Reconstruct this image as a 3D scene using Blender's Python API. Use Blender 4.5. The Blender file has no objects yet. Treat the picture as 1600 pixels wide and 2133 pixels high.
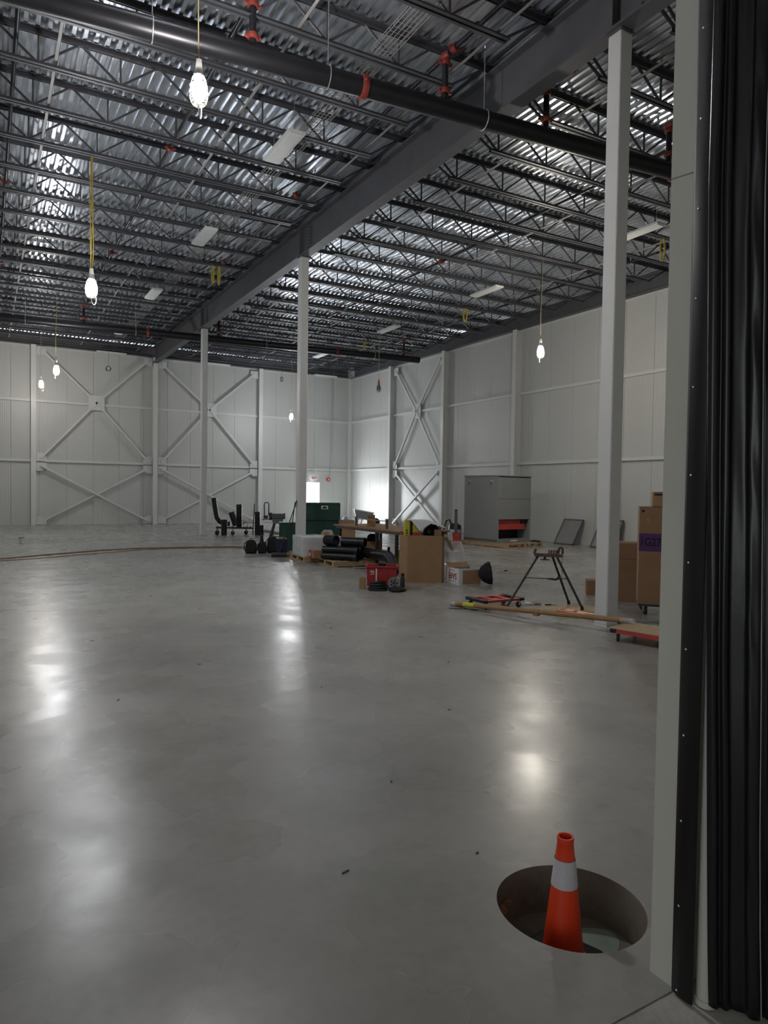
import bpy, bmesh, math, random
from mathutils import Vector, Matrix
random.seed(7)
scene = bpy.context.scene
R = math.radians
# ---------------------------------------------------------------- camera, world, exposure
CAM_Z = 1.65
yaw, pit, rol = R(30.262), R(-1.706), R(0.856)
F = Vector((math.sin(yaw)*math.cos(pit), math.cos(yaw)*math.cos(pit), math.sin(pit)))
r0 = Vector((math.cos(yaw), -math.sin(yaw), 0)); u0 = r0.cross(F)
cr = math.cos(rol)*r0 + math.sin(rol)*u0; cu = -math.sin(rol)*r0 + math.cos(rol)*u0
cd = bpy.data.cameras.new('camera'); cam = bpy.data.objects.new('camera', cd)
scene.collection.objects.link(cam)
cd.sensor_fit = 'VERTICAL'; cd.sensor_height = 36; cd.lens = 1430.06/2133*36
cd.clip_start = 0.05; cd.clip_end = 200
cam.matrix_world = Matrix(((cr.x, cu.x, -F.x, 0), (cr.y, cu.y, -F.y, 0), (cr.z, cu.z, -F.z, CAM_Z), (0, 0, 0, 1)))
scene.camera = cam
w = bpy.data.worlds.new('overcast_sky'); scene.world = w; w.use_nodes = True
w.node_tree.nodes['Background'].inputs[0].default_value = (0.93, 0.97, 1.0, 1)
w.node_tree.nodes['Background'].inputs[1].default_value = 1.0
LAMP_W = 620.0
vs = scene.view_settings
vs.view_transform = 'Standard'; vs.look = 'None'; vs.exposure = 0.85; vs.gamma = 1.0; vs.use_curve_mapping = False

C = scene.collection
# ---------------------------------------------------------------- materials
MATS = {}
def mat(name, col, rough=0.6, metal=0.0, noise=0.0, nscale=6.0, bump=0.0, bscale=40.0, emit=0.0, alpha=1.0, trans=0.0, spec=0.5, stretch=None):
    if name in MATS: return MATS[name]
    m = bpy.data.materials.new(name); m.use_nodes = True
    nt = m.node_tree; b = nt.nodes['Principled BSDF']
    b.inputs['Base Color'].default_value = (*col, 1); b.inputs['Roughness'].default_value = rough
    b.inputs['Metallic'].default_value = metal; b.inputs['Specular IOR Level'].default_value = spec
    b.inputs['Alpha'].default_value = alpha; b.inputs['Transmission Weight'].default_value = trans
    if emit:
        b.inputs['Emission Color'].default_value = (*col, 1); b.inputs['Emission Strength'].default_value = emit
    if noise or bump:
        tc = nt.nodes.new('ShaderNodeTexCoord'); src = tc.outputs['Object']
        if stretch:
            mp = nt.nodes.new('ShaderNodeMapping'); mp.inputs['Scale'].default_value = stretch
            nt.links.new(src, mp.inputs['Vector']); src = mp.outputs['Vector']
    if noise:
        n = nt.nodes.new('ShaderNodeTexNoise'); n.inputs['Scale'].default_value = nscale; n.inputs['Detail'].default_value = 6
        nt.links.new(src, n.inputs['Vector'])
        rp = nt.nodes.new('ShaderNodeValToRGB')
        rp.color_ramp.elements[0].position = 0.3; rp.color_ramp.elements[1].position = 0.7
        rp.color_ramp.elements[0].color = (*[c*(1-noise) for c in col], 1)
        rp.color_ramp.elements[1].color = (*[min(1, c*(1+noise)) for c in col], 1)
        nt.links.new(n.outputs['Fac'], rp.inputs['Fac']); nt.links.new(rp.outputs['Color'], b.inputs['Base Color'])
    if bump:
        n2 = nt.nodes.new('ShaderNodeTexNoise'); n2.inputs['Scale'].default_value = bscale; n2.inputs['Detail'].default_value = 4
        nt.links.new(src, n2.inputs['Vector'])
        bp = nt.nodes.new('ShaderNodeBump'); bp.inputs['Strength'].default_value = bump; bp.inputs['Distance'].default_value = 0.01
        nt.links.new(n2.outputs['Fac'], bp.inputs['Height']); nt.links.new(bp.outputs['Normal'], b.inputs['Normal'])
    MATS[name] = m
    return m

def concrete(name, dark, light, r1, r2, sc=0.55, fine=True):
    m = bpy.data.materials.new(name); m.use_nodes = True; nt = m.node_tree; L = nt.links.new
    b = nt.nodes['Principled BSDF']
    tc = nt.nodes.new('ShaderNodeTexCoord')
    def noise(s, d=8, rgh=0.6, dist=0.0):
        n = nt.nodes.new('ShaderNodeTexNoise'); n.inputs['Scale'].default_value = s; n.inputs['Detail'].default_value = d
        n.inputs['Roughness'].default_value = rgh; n.inputs['Distortion'].default_value = dist
        L(tc.outputs['Object'], n.inputs['Vector']); return n
    a = noise(sc, 5, 0.6, 0.0); c = noise(sc*14, 3, 0.55)
    mx = nt.nodes.new('ShaderNodeMix'); mx.data_type = 'FLOAT'; mx.inputs[0].default_value = 0.22
    L(a.outputs['Fac'], mx.inputs[2]); L(c.outputs['Fac'], mx.inputs[3])
    rp = nt.nodes.new('ShaderNodeValToRGB'); rp.color_ramp.elements[0].position = 0.28; rp.color_ramp.elements[1].position = 0.72
    rp.color_ramp.elements[0].color = (*dark, 1); rp.color_ramp.elements[1].color = (*light, 1)
    L(mx.outputs[0], rp.inputs['Fac']); L(rp.outputs['Color'], b.inputs['Base Color'])
    e = noise(1.6, 2.5, 0.5, 0.0)
    mr = nt.nodes.new('ShaderNodeMapRange'); mr.inputs[1].default_value = 0.25; mr.inputs[2].default_value = 0.75
    mr.inputs[3].default_value = r1; mr.inputs[4].default_value = r2
    L(e.outputs['Fac'], mr.inputs[0]); L(mr.outputs[0], b.inputs['Roughness'])
    if fine:
        h = noise(3.0, 2, 0.5); bp = nt.nodes.new('ShaderNodeBump'); bp.inputs['Strength'].default_value = 0.22; bp.inputs['Distance'].default_value = 0.012
        L(h.outputs['Fac'], bp.inputs['Height']); L(bp.outputs['Normal'], b.inputs['Normal'])
    MATS[name] = m
    return m

M_floor = concrete('polished_concrete', (0.265, 0.263, 0.243), (0.42, 0.415, 0.385), 0.19, 0.36, 1.1)
M_apron = concrete('rough_concrete', (0.30, 0.285, 0.25), (0.68, 0.66, 0.61), 0.8, 0.95, 4.0)
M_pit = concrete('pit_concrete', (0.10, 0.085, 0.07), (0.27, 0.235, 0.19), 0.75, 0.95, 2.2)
M_panel = mat('white_wall_panel', (0.58, 0.59, 0.57), 0.42)
def add_ribs(m):
    nt = m.node_tree; b = nt.nodes['Principled BSDF']; L = nt.links.new
    tc = nt.nodes.new('ShaderNodeTexCoord'); wv = nt.nodes.new('ShaderNodeTexWave')
    wv.bands_direction = 'X'; wv.wave_profile = 'SIN'; wv.inputs['Scale'].default_value = 4.6; wv.inputs['Distortion'].default_value = 0.0
    L(tc.outputs['Object'], wv.inputs['Vector'])
    bp = nt.nodes.new('ShaderNodeBump'); bp.inputs['Strength'].default_value = 0.35; bp.inputs['Distance'].default_value = 0.006
    L(wv.outputs['Fac'], bp.inputs['Height']); L(bp.outputs['Normal'], b.inputs['Normal'])
add_ribs(M_panel)
M_white = mat('white_painted_steel', (0.68, 0.69, 0.68), 0.4, noise=0.03, nscale=2)
M_jamb = mat('white_jamb_panel', (0.60, 0.59, 0.535), 0.45, noise=0.02, nscale=1)
M_steel = mat('grey_primed_steel', (0.10, 0.102, 0.112), 0.55, 0.0, noise=0.10, nscale=3)
M_joist = mat('joist_dark_steel', (0.062, 0.063, 0.071), 0.42, 0.0, noise=0.12, nscale=4)
M_chord = M_joist
M_deck = mat('galvanised_deck', (0.78, 0.82, 0.88), 0.22, 0.94, noise=0.07, nscale=1.1, stretch=(3, 0.35, 1))
M_blackpipe = mat('black_steel_pipe', (0.016, 0.016, 0.019), 0.36, 0.2, noise=0.15, nscale=5)
M_red = mat('orange_red_coupling', (0.22, 0.034, 0.024), 0.5, noise=0.15, nscale=20)
M_galv = mat('galvanised_wire', (0.55, 0.56, 0.58), 0.4, 0.8, noise=0.05, nscale=20)
M_bridge = mat('bridging_angle', (0.30, 0.29, 0.28), 0.5, 0.1, noise=0.1, nscale=5)
M_fix = mat('fixture_white', (0.72, 0.73, 0.72), 0.4, noise=0.02, nscale=5)
M_yellow = mat('yellow_cord', (0.55, 0.43, 0.07), 0.55, noise=0.08, nscale=30)
M_ycord = mat('pale_yellow_cord', (0.50, 0.43, 0.20), 0.6, noise=0.08, nscale=30)
M_bulb = mat('lit_bulb', (1.0, 0.97, 0.92), 0.3, emit=9.0, noise=0)
M_cage = mat('cage_plastic_wire', (0.80, 0.78, 0.72), 0.4, noise=0.03, nscale=30)
M_orange = mat('orange_handle', (0.65, 0.15, 0.05), 0.5, noise=0.08, nscale=30)
M_card = mat('cardboard', (0.36, 0.225, 0.12), 0.85, noise=0.07, nscale=5, bump=0.05)
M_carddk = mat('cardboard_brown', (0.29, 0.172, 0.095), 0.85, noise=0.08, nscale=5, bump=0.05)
M_cardred = mat('cardboard_reddish', (0.31, 0.165, 0.10), 0.85, noise=0.07, nscale=5, bump=0.05)
M_paper = mat('white_paper', (0.72, 0.72, 0.74), 0.7, noise=0.03, nscale=4)
M_green = mat('green_gang_box', (0.014, 0.062, 0.046), 0.42, noise=0.25, nscale=4)
M_wood = mat('pallet_wood', (0.43, 0.31, 0.18), 0.8, noise=0.25, nscale=3, stretch=(1, 8, 8), bump=0.1)
M_ply = mat('plywood', (0.52, 0.39, 0.23), 0.7, noise=0.12, nscale=3, stretch=(1, 6, 6))
M_bench = mat('bench_wood', (0.30, 0.19, 0.12), 0.75, noise=0.2, nscale=4, stretch=(6, 1, 6))
M_black = mat('black_rubber', (0.012, 0.012, 0.013), 0.5, noise=0.1, nscale=10)
M_cloth = mat('black_cloth', (0.010, 0.010, 0.012), 0.85, noise=0.2, nscale=15, bump=0.3)
M_dkmetal = mat('dark_metal', (0.05, 0.05, 0.055), 0.45, 0.4, noise=0.15, nscale=10)
M_castiron = mat('cast_iron_brown', (0.13, 0.085, 0.075), 0.55, 0.4, noise=0.2, nscale=15)
M_mach = mat('dark_machine_paint', (0.10, 0.105, 0.11), 0.45, noise=0.08, nscale=8)
M_grey = mat('grey_machine_paint', (0.30, 0.31, 0.32), 0.5, noise=0.08, nscale=8)
M_cab = mat('cabinet_grey', (0.25, 0.262, 0.262), 0.48, noise=0.04, nscale=2)
M_cabr = M_cab
M_crate = mat('red_plastic', (0.40, 0.03, 0.035), 0.4, noise=0.1, nscale=8)
M_redpaint = mat('red_paint', (0.50, 0.06, 0.05), 0.5, noise=0.1, nscale=6)
M_cone = mat('cone_orange_plastic', (0.80, 0.055, 0.012), 0.42, noise=0.05, nscale=8)
M_conew = mat('reflective_collar', (0.60, 0.58, 0.62), 0.35, noise=0.03, nscale=60)
M_vinyl = mat('black_vinyl', (0.009, 0.0095, 0.011), 0.30, noise=0.15, nscale=6, bump=0.12, bscale=9)
M_ylbox = mat('yellow_carton', (0.60, 0.56, 0.05), 0.6, noise=0.05, nscale=8)
M_blue = mat('blue_plastic', (0.012, 0.02, 0.055), 0.45, noise=0.1, nscale=8)
M_lblue = mat('light_blue_plastic', (0.25, 0.40, 0.62), 0.45, noise=0.1, nscale=8)
M_copper = mat('copper_pipe', (0.55, 0.24, 0.15), 0.3, 0.85, noise=0.1, nscale=10)
M_tube = mat('kraft_tube', (0.34, 0.20, 0.09), 0.75, noise=0.1, nscale=6)
M_wrap = mat('clear_stretch_wrap', (0.78, 0.80, 0.82), 0.16, noise=0.06, nscale=9, bump=0.9, bscale=16, alpha=0.55)
M_bag = mat('clear_plastic_bag', (0.72, 0.74, 0.74), 0.15, noise=0.05, nscale=9, bump=0.8, bscale=12, alpha=0.38)
M_chrome = mat('bright_screw', (0.8, 0.8, 0.8), 0.2, 0.9)
M_purple = mat('purple_label', (0.095, 0.028, 0.14), 0.7, noise=0.05, nscale=8)
M_ink = mat('black_ink', (0.008, 0.008, 0.01), 0.7)
M_redink = mat('dark_red_ink', (0.25, 0.02, 0.06), 0.7)
M_water = mat('green_puddle', (0.34, 0.42, 0.36), 0.08, noise=0.2, nscale=6)
M_clod = mat('clay_lump', (0.22, 0.13, 0.07), 0.95, noise=0.3, nscale=15)
M_cord = mat('brown_cord', (0.26, 0.16, 0.09), 0.6, noise=0.1, nscale=10)
M_glass = mat('pale_green_sheet', (0.45, 0.62, 0.55), 0.3, noise=0.05, nscale=3)
M_exit = mat('exit_sign_face', (0.85, 0.83, 0.82), 0.5, noise=0.01, nscale=5)
M_alarm = mat('alarm_red', (0.75, 0.04, 0.04), 0.4, noise=0.03, nscale=20)
M_gpanel = mat('grey_door_panel', (0.27, 0.26, 0.265), 0.5, noise=0.06, nscale=4)
M_gframe = mat('grey_panel_frame', (0.13, 0.13, 0.135), 0.45, noise=0.06, nscale=4)
M_rack = mat('bench_brown_steel', (0.16, 0.115, 0.10), 0.5, 0.2, noise=0.15, nscale=8)

# ---------------------------------------------------------------- mesh helper
class MB:
    def __init__(s): s.v = []; s.f = []; s.sm = []
    def add(s, vs, fs, smooth=False):
        o = len(s.v); s.v += [tuple(v) for v in vs]
        for f in fs: s.f.append(tuple(i+o for i in f)); s.sm.append(smooth)
        return s
    def box(s, c, d, rz=0.0, M=None):
        x, y, z = d[0]/2, d[1]/2, d[2]/2
        P = [Vector(p) for p in ((-x,-y,-z),(x,-y,-z),(x,y,-z),(-x,y,-z),(-x,-y,z),(x,-y,z),(x,y,z),(-x,y,z))]
        if M is None: M = Matrix.Rotation(rz, 3, 'Z')
        P = [M @ p + Vector(c) for p in P]
        return s.add(P, [(0,3,2,1),(4,5,6,7),(0,1,5,4),(1,2,6,5),(2,3,7,6),(3,0,4,7)])
    def bar(s, p0, p1, wd, ht=None, up=(0,0,1)):
        p0, p1 = Vector(p0), Vector(p1); ht = ht or wd
        d = (p1-p0).normalized(); u = Vector(up)
        if abs(d.dot(u)) > 0.98: u = Vector((0, 1, 0)) if abs(d.y) < 0.9 else Vector((1, 0, 0))
        sd = d.cross(u).normalized(); u = sd.cross(d)
        P = []
        for p in (p0, p1):
            for a, b in ((-1,-1),(1,-1),(1,1),(-1,1)): P.append(p + sd*a*wd/2 + u*b*ht/2)
        return s.add(P, [(0,1,2,3),(7,6,5,4),(0,4,5,1),(1,5,6,2),(2,6,7,3),(3,7,4,0)])
    def tube(s, pts, r, n=10, closed=False, cap=True, smooth=True):
        pts = [Vector(p) for p in pts]; N = len(pts)
        rs = r if isinstance(r, (list, tuple)) else [r]*N
        V = []; prev = None
        for i, p in enumerate(pts):
            if closed: t = (pts[(i+1) % N]-pts[i-1]).normalized()
            else: t = (pts[min(i+1, N-1)]-pts[max(i-1, 0)]).normalized()
            if prev is None:
                a = Vector((0,0,1)) if abs(t.z) < 0.9 else Vector((1,0,0))
                nn = (a - t*a.dot(t)).normalized()
            else:
                nn = prev - t*prev.dot(t); nn = nn.normalized()
            prev = nn; b = t.cross(nn)
            for k in range(n):
                an = 2*math.pi*k/n; V.append(p + (nn*math.cos(an)+b*math.sin(an))*rs[i])
        Fc = []
        for i in range(N if closed else N-1):
            j = (i+1) % N
            for k in range(n): Fc.append((i*n+k, i*n+(k+1) % n, j*n+(k+1) % n, j*n+k))
        s.add(V, Fc, smooth)
        if cap and not closed:
            s.add(V[:n], [tuple(range(n))[::-1]]); s.add(V[-n:], [tuple(range(n))])
        return s
    def lathe(s, prof, n=24, c=(0,0,0), M=None, smooth=True, mod=None):
        V = []; M = M or Matrix.Identity(3); c = Vector(c)
        for r, z in prof:
            for k in range(n):
                a = 2*math.pi*k/n; q = mod(a, z) if mod else 1
                V.append(M @ Vector((r*q*math.cos(a), r*q*math.sin(a), z)) + c)
        Fc = []
        for i in range(len(prof)-1):
            for k in range(n): Fc.append((i*n+k, i*n+(k+1) % n, (i+1)*n+(k+1) % n, (i+1)*n+k))
        return s.add(V, Fc, smooth)
    def pipe(s, p0, p1, ro, ri, n=20):
        """open hollow pipe"""
        p0, p1 = Vector(p0), Vector(p1); L = (p1-p0).length
        M = (p1-p0).to_track_quat('Z', 'Y').to_matrix()
        return s.lathe([(ro,0),(ro,L),(ri,L),(ri,0),(ro,0)], n, p0, M, True)
    def prism(s, poly, z0, z1):
        n = len(poly); V = [(x, y, z0) for x, y in poly]+[(x, y, z1) for x, y in poly]
        return s.add(V, [tuple(range(n))[::-1], tuple(range(n, 2*n))]+[(i, (i+1) % n, n+(i+1) % n, n+i) for i in range(n)])
    def mesh(s, name, m):
        me = bpy.data.meshes.new(name); me.from_pydata(s.v, [], s.f)
        me.polygons.foreach_set('use_smooth', s.sm); me.materials.append(m); me.update(); return me
    def build(s, name, m, parent=None, bevel=0.0, loc=None, rz=0.0):
        o = bpy.data.objects.new(name, s.mesh(name, m)); C.objects.link(o)
        if parent: o.parent = parent
        if loc: o.location = loc
        if rz: o.rotation_euler = (0, 0, rz)
        if bevel:
            b = o.modifiers.new('bevel', 'BEVEL'); b.width = bevel; b.segments = 2; b.limit_method = 'ANGLE'
        if any(s.sm):
            e = o.modifiers.new('es', 'EDGE_SPLIT'); e.split_angle = R(40)
        return o
def tag(o, label, cat, group=None):
    o['label'] = label; o['category'] = cat
    if group: o['group'] = group
    return o
def struct(o, label=None):
    o['kind'] = 'structure'
    if label: o['label'] = label
    return o
def thing(name, label, cat, loc=(0,0,0), rz=0.0, group=None):
    o = bpy.data.objects.new(name, None); C.objects.link(o); o.empty_display_size = 0.1
    o.location = loc; o.rotation_euler = (0, 0, rz)
    return tag(o, label, cat, group)
def copy_tree(o, parent=None):
    c = o.copy(); C.objects.link(c)
    if parent: c.parent = parent
    for ch in list(o.children): copy_tree(ch, c)
    return c
def inst(o_mesh, name, parent, loc=(0,0,0), rot=(0,0,0), scale=(1,1,1)):
    o = bpy.data.objects.new(name, o_mesh); C.objects.link(o); o.parent = parent
    o.location = loc; o.rotation_euler = rot; o.scale = scale
    return o
def text_part(txt, size, m, parent, origin, right, up, name='lettering', thick=0.0008, xs=1.0):
    cu_ = bpy.data.curves.new('t', 'FONT'); cu_.body = txt; cu_.size = size; cu_.align_x = 'CENTER'; cu_.align_y = 'CENTER'; cu_.extrude = thick; cu_.offset = size*0.02
    to = bpy.data.objects.new('t', cu_); C.objects.link(to)
    dg = bpy.context.evaluated_depsgraph_get(); me = bpy.data.meshes.new_from_object(to.evaluated_get(dg))
    bpy.data.objects.remove(to); me.materials.clear(); me.materials.append(m); me.name = name
    o = bpy.data.objects.new(name, me); C.objects.link(o); o.parent = parent
    r_, u_ = Vector(right).normalized(), Vector(up).normalized(); n_ = r_.cross(u_)
    o.matrix_basis = Matrix(((r_.x*xs,u_.x,n_.x,origin[0]),(r_.y*xs,u_.y,n_.y,origin[1]),(r_.z*xs,u_.z,n_.z,origin[2]),(0,0,0,1)))
    return o

# ---------------------------------------------------------------- setting
XR, YB, ZT = 17.04, 32.83, 7.616
Z1, Z2 = 2.75, 5.29
XL = -9.0
WY0, WY1 = 1.44, 1.54          # the near wall (doorway wall)
DECK = 8.13
# floor with the round pit
HC, HR = Vector((2.035, 1.955)), 0.292
def floor_mesh():
    mb = MB(); n = 64; hs = 0.40
    circ = [(HC.x+HR*math.cos(2*math.pi*k/n), HC.y+HR*math.sin(2*math.pi*k/n), 0) for k in range(n)]
    sq = []
    for k in range(n):
        a = 2*math.pi*k/n; c, s_ = math.cos(a), math.sin(a); q = hs/max(abs(c), abs(s_)); sq.append((HC.x+q*c, HC.y+q*s_, 0))
    mb.add(circ+sq, [(k, n+k, n+(k+1) % n, (k+1) % n) for k in range(n)])
    x0, x1, y0, y1 = XL, XR+0.3, WY0, YB+0.3
    ax, bx, ay, by = HC.x-hs, HC.x+hs, HC.y-hs, HC.y+hs
    for (a, b, c, d) in ((x0,ax,y0,y1),(bx,x1,y0,y1),(ax,bx,y0,ay),(ax,bx,by,y1)):
        mb.add([(a,c,0),(b,c,0),(b,d,0),(a,d,0)], [(0,1,2,3)])
    return mb
fl = struct(floor_mesh().build('floor', M_floor), 'smooth grey polished concrete slab')
PD = 0.21
n = 64; mb = MB()
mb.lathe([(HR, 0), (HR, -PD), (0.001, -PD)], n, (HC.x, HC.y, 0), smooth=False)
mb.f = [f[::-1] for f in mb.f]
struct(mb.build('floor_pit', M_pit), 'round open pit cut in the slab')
mb = MB(); mb.lathe([(0.0, -PD+0.003), (0.14, -PD+0.0035), (0.165, -PD+0.001)], 32, (HC.x+0.08, HC.y-0.03, 0), mod=lambda a, z: 1+0.18*math.sin(3*a)+0.1*math.sin(5*a+1))
tag(mb.build('puddle', M_water), 'pale green puddle on the bottom of the round floor pit', 'puddle')
for i, (a, z, s_) in enumerate(((2.30, -0.085, 0.030), (1.98, -0.10, 0.022))):
    mb = MB(); mb.lathe([(0.002,-1),(0.7,-0.6),(1,0),(0.6,0.7),(0.002,0.9)], 9, mod=lambda a, z: 1+0.25*math.sin(2*a+i)+0.12*math.sin(5*a))
    o = mb.build('clay_lump', M_clod, loc=(HC.x+(HR-0.016)*math.cos(a), HC.y+(HR-0.016)*math.sin(a), z)); o.scale = (s_*1.2, s_, s_)
    tag(o, ['larger brown clay lump stuck to the pit wall', 'small brown clay lump stuck to the pit wall'][i], 'lump')
mb = MB(); mb.add([(XL, -6, -0.004), (XR, -6, -0.004), (XR, WY0+0.09, -0.004), (XL, WY0+0.09, -0.004)], [(0,1,2,3)])
struct(mb.build('floor_apron', M_apron), 'rough weathered concrete apron outside the doorway')

# roof deck: sheets with trapezoid ribs
cei = MB().box(((XL+XR)/2+0.15, (WY0+YB)/2+0.1, DECK+0.16), (XR-XL+0.5, YB-WY0+0.6, 0.1)).build('ceiling', M_deck)
struct(cei, 'roof board above the ribbed steel deck')
def deck_sheet():
    mb = MB(); p = 0.152; y0, y1 = WY0-0.05, YB+0.3; prof = []
    for i in range(6):
        x = i*p
        prof += [(x, 0.06), (x+0.040, 0.06), (x+0.068, 0), (x+0.124, 0), (x+0.152, 0.06)]
    V = [(x, y0, DECK+z) for x, z in prof]+[(x, y1, DECK+z) for x, z in prof]; k = len(prof)
    return mb.add(V, [(i, k+i, k+i+1, i+1) for i in range(k-1)])
me = deck_sheet().mesh('deck_sheet', M_deck)
x = XL
while x < XR+0.2:
    inst(me, 'deck_sheet', cei, (x, 0, 0)); x += 0.912

# walls of insulated panels
def panel_mesh(h, wd=1.062, t=0.06):
    return MB().box((wd/2, t/2, h/2), (wd, t, h)).mesh('wall_panel', M_panel)
PW = 1.07
wb = struct(MB().box(((XL+XR)/2+0.1, YB+0.13, ZT/2+0.25), (XR-XL+0.4, 0.12, ZT+0.5)).build('wall_back_core', M_white)); wb.name = 'wall_back'
wr = struct(MB().box((XR+0.13, (WY0+YB)/2, ZT/2+0.25), (0.12, YB-WY0+0.1, ZT+0.5)).build('wall_right', M_white))
# doorway opening in the back wall: X 14.27..15.20, z 0..2.06
DX0, DX1, DZ = 14.27, 15.20, 2.06
for o in (wb,):
    me_ = MB(); y, t = YB+0.13, 0.12
    for a, b, c, d in ((XL-0.1, DX0, 0, ZT+0.5), (DX1, XR+0.3, 0, ZT+0.5), (DX0, DX1, DZ, ZT+0.5)):
        me_.box(((a+b)/2, y, (c+d)/2), (b-a, t, d-c))
    o.data = me_.mesh('wall_back', M_white)
pm = panel_mesh(ZT)
x = XR-PW
while x > XL:
    a, b = x, x+1.062
    if b < DX0 or a > DX1: inst(pm, 'wall_panel', wb, (x, YB, 0))
    else:
        mb = MB()
        if a < DX0: mb.box(((a+min(b, DX0))/2, YB+0.03, ZT/2), (min(b, DX0)-a, 0.06, ZT))
        if b > DX1: mb.box(((max(a, DX1)+b)/2, YB+0.03, ZT/2), (b-max(a, DX1), 0.06, ZT))
        c, d = max(a, DX0), min(b, DX1)
        if d > c: mb.box(((c+d)/2, YB+0.03, (ZT+DZ)/2), (d-c, 0.06, ZT-DZ))
        mb.build('wall_panel', M_panel, wb)
    x -= PW
y = YB-0.004
while y-PW > WY1-0.5:
    inst(pm, 'wall_panel', wr, (XR, y, 0), (0, 0, -math.pi/2)); y -= PW
for z in (Z1, Z2):
    MB().box(((XL+XR)/2, YB-0.05, z), (XR-XL-0.1, 0.10, 0.10)).build('girt', M_white, wb)
    MB().box((XR-0.05, (WY1+YB)/2, z), (0.10, YB-WY1-0.1, 0.10)).build('girt', M_white, wr)
MB().box(((XL+XR)/2, YB-0.02, ZT-0.02), (XR-XL-0.1, 0.04, 0.07)).build('top_trim', M_white, wb)
MB().box((XR-0.02, (WY1+YB)/2, ZT-0.02), (0.04, YB-WY1-0.1, 0.07)).build('top_trim', M_white, wr)
wl = struct(MB().box((XL-0.13, (WY0+YB)/2, ZT/2+0.25), (0.12, YB-WY0+0.6, ZT+0.5)).build('wall_left', M_white))
y = WY1
while y < YB:
    inst(pm, 'wall_panel', wl, (XL, y, 0), (0, 0, math.pi/2)); y += PW
# perimeter roof steel
t = thing('edge_beam', 'dark grey steel edge beam along the top of the long panel wall', 'beam', (XR-0.12, 17, ZT))
MB().box((0.02, 0, 0.25), (0.03, 30.6, 0.46)).build('web', M_steel, t); MB().box((0, 0, 0.03), (0.22, 30.6, 0.025)).build('bottom_flange', M_steel, t)
MB().box((0, 0, 0.48), (0.22, 30.6, 0.025)).build('top_flange', M_steel, t)
t = thing('edge_beam', 'dark steel edge beam along the top of the back wall', 'beam', (4, YB-0.12, ZT))
MB().box((0, 0.02, 0.25), (25.5, 0.03, 0.46)).build('web', M_steel, t); MB().box((0, 0, 0.03), (25.5, 0.22, 0.025)).build('bottom_flange', M_steel, t)
MB().box((0, 0, 0.48), (25.5, 0.22, 0.025)).build('top_flange', M_steel, t)

# near wall with the doorway the camera looks through
nw = struct(MB().box(((1.995+XR+0.2)/2, (WY0+WY1)/2, 4.1), (XR+0.2-1.995, WY1-WY0, 8.2)).build('wall_front', M_jamb), 'white insulated wall beside the doorway')
MB().box((-5.8, (WY0+WY1)/2, 4.1), (6.4, WY1-WY0, 8.2)).build('wall_section', M_jamb, nw)
MB().box((-0.3, (WY0+WY1)/2, 6.4), (4.65, WY1-WY0, 3.6)).build('wall_lintel', M_jamb, nw)
MB().bar((1.993, WY0+0.001, 2.70), (1.993, WY1-0.001, 2.71), 0.003, 0.003).build('panel_joint', M_grey, nw)

# unseen low roof, rear and side wall, added to dim sky light around the camera
struct(MB().box((-1.0, -2.3, 4.5), (16, 7.6, 0.12)).build('ceiling_added_light_blocker', M_jamb))
struct(MB().box((-1.0, -6.1, 2.25), (16, 0.1, 4.5)).build('wall_added_light_blocker_rear', M_jamb))
struct(MB().box((7.0, -2.3, 2.25), (0.1, 7.5, 4.5)).build('wall_added_light_blocker_side', M_jamb))
# wall columns (I sections)
def i_column(name, label, x, y, ang, group, h=ZT, d=0.30, wd=0.20):
    t = thing(name, label, 'column', (x, y, 0), ang, group)       # local y = out of the wall (negative)
    MB().box((0, -d, h/2), (wd, 0.016, h)).build('flange', M_white, t)
    MB().box((0, -0.012, h/2), (wd, 0.016, h)).build('flange', M_white, t)
    MB().box((0, -d/2-0.005, h/2), (0.012, d-0.03, h)).build('web', M_white, t)
    MB().box((0, -d/2, 0.012), (wd+0.01, d+0.01, 0.024)).build('base_plate', M_white, t)
    return t
for x in (-3.2, 1.82, 6.80, 11.85):
    i_column('wall_column', 'white steel I column standing against the back wall', x, YB, 0, 'back wall columns')
for y in (28.35, 23.95, 19.42, 15.0, 10.5):
    i_column('wall_column', 'white steel I column standing against the long side wall', XR, y, -math.pi/2, 'side wall columns')
t = thing('corner_column', 'white square column in the far room corner', 'column', (XR-0.10, YB-0.10, 0))
MB().box((0, 0, ZT/2), (0.19, 0.19, ZT)).build('shaft', M_white, t, 0.012); MB().box((0, 0, 0.012), (0.198, 0.198, 0.024)).build('base_plate', M_white, t)

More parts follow.
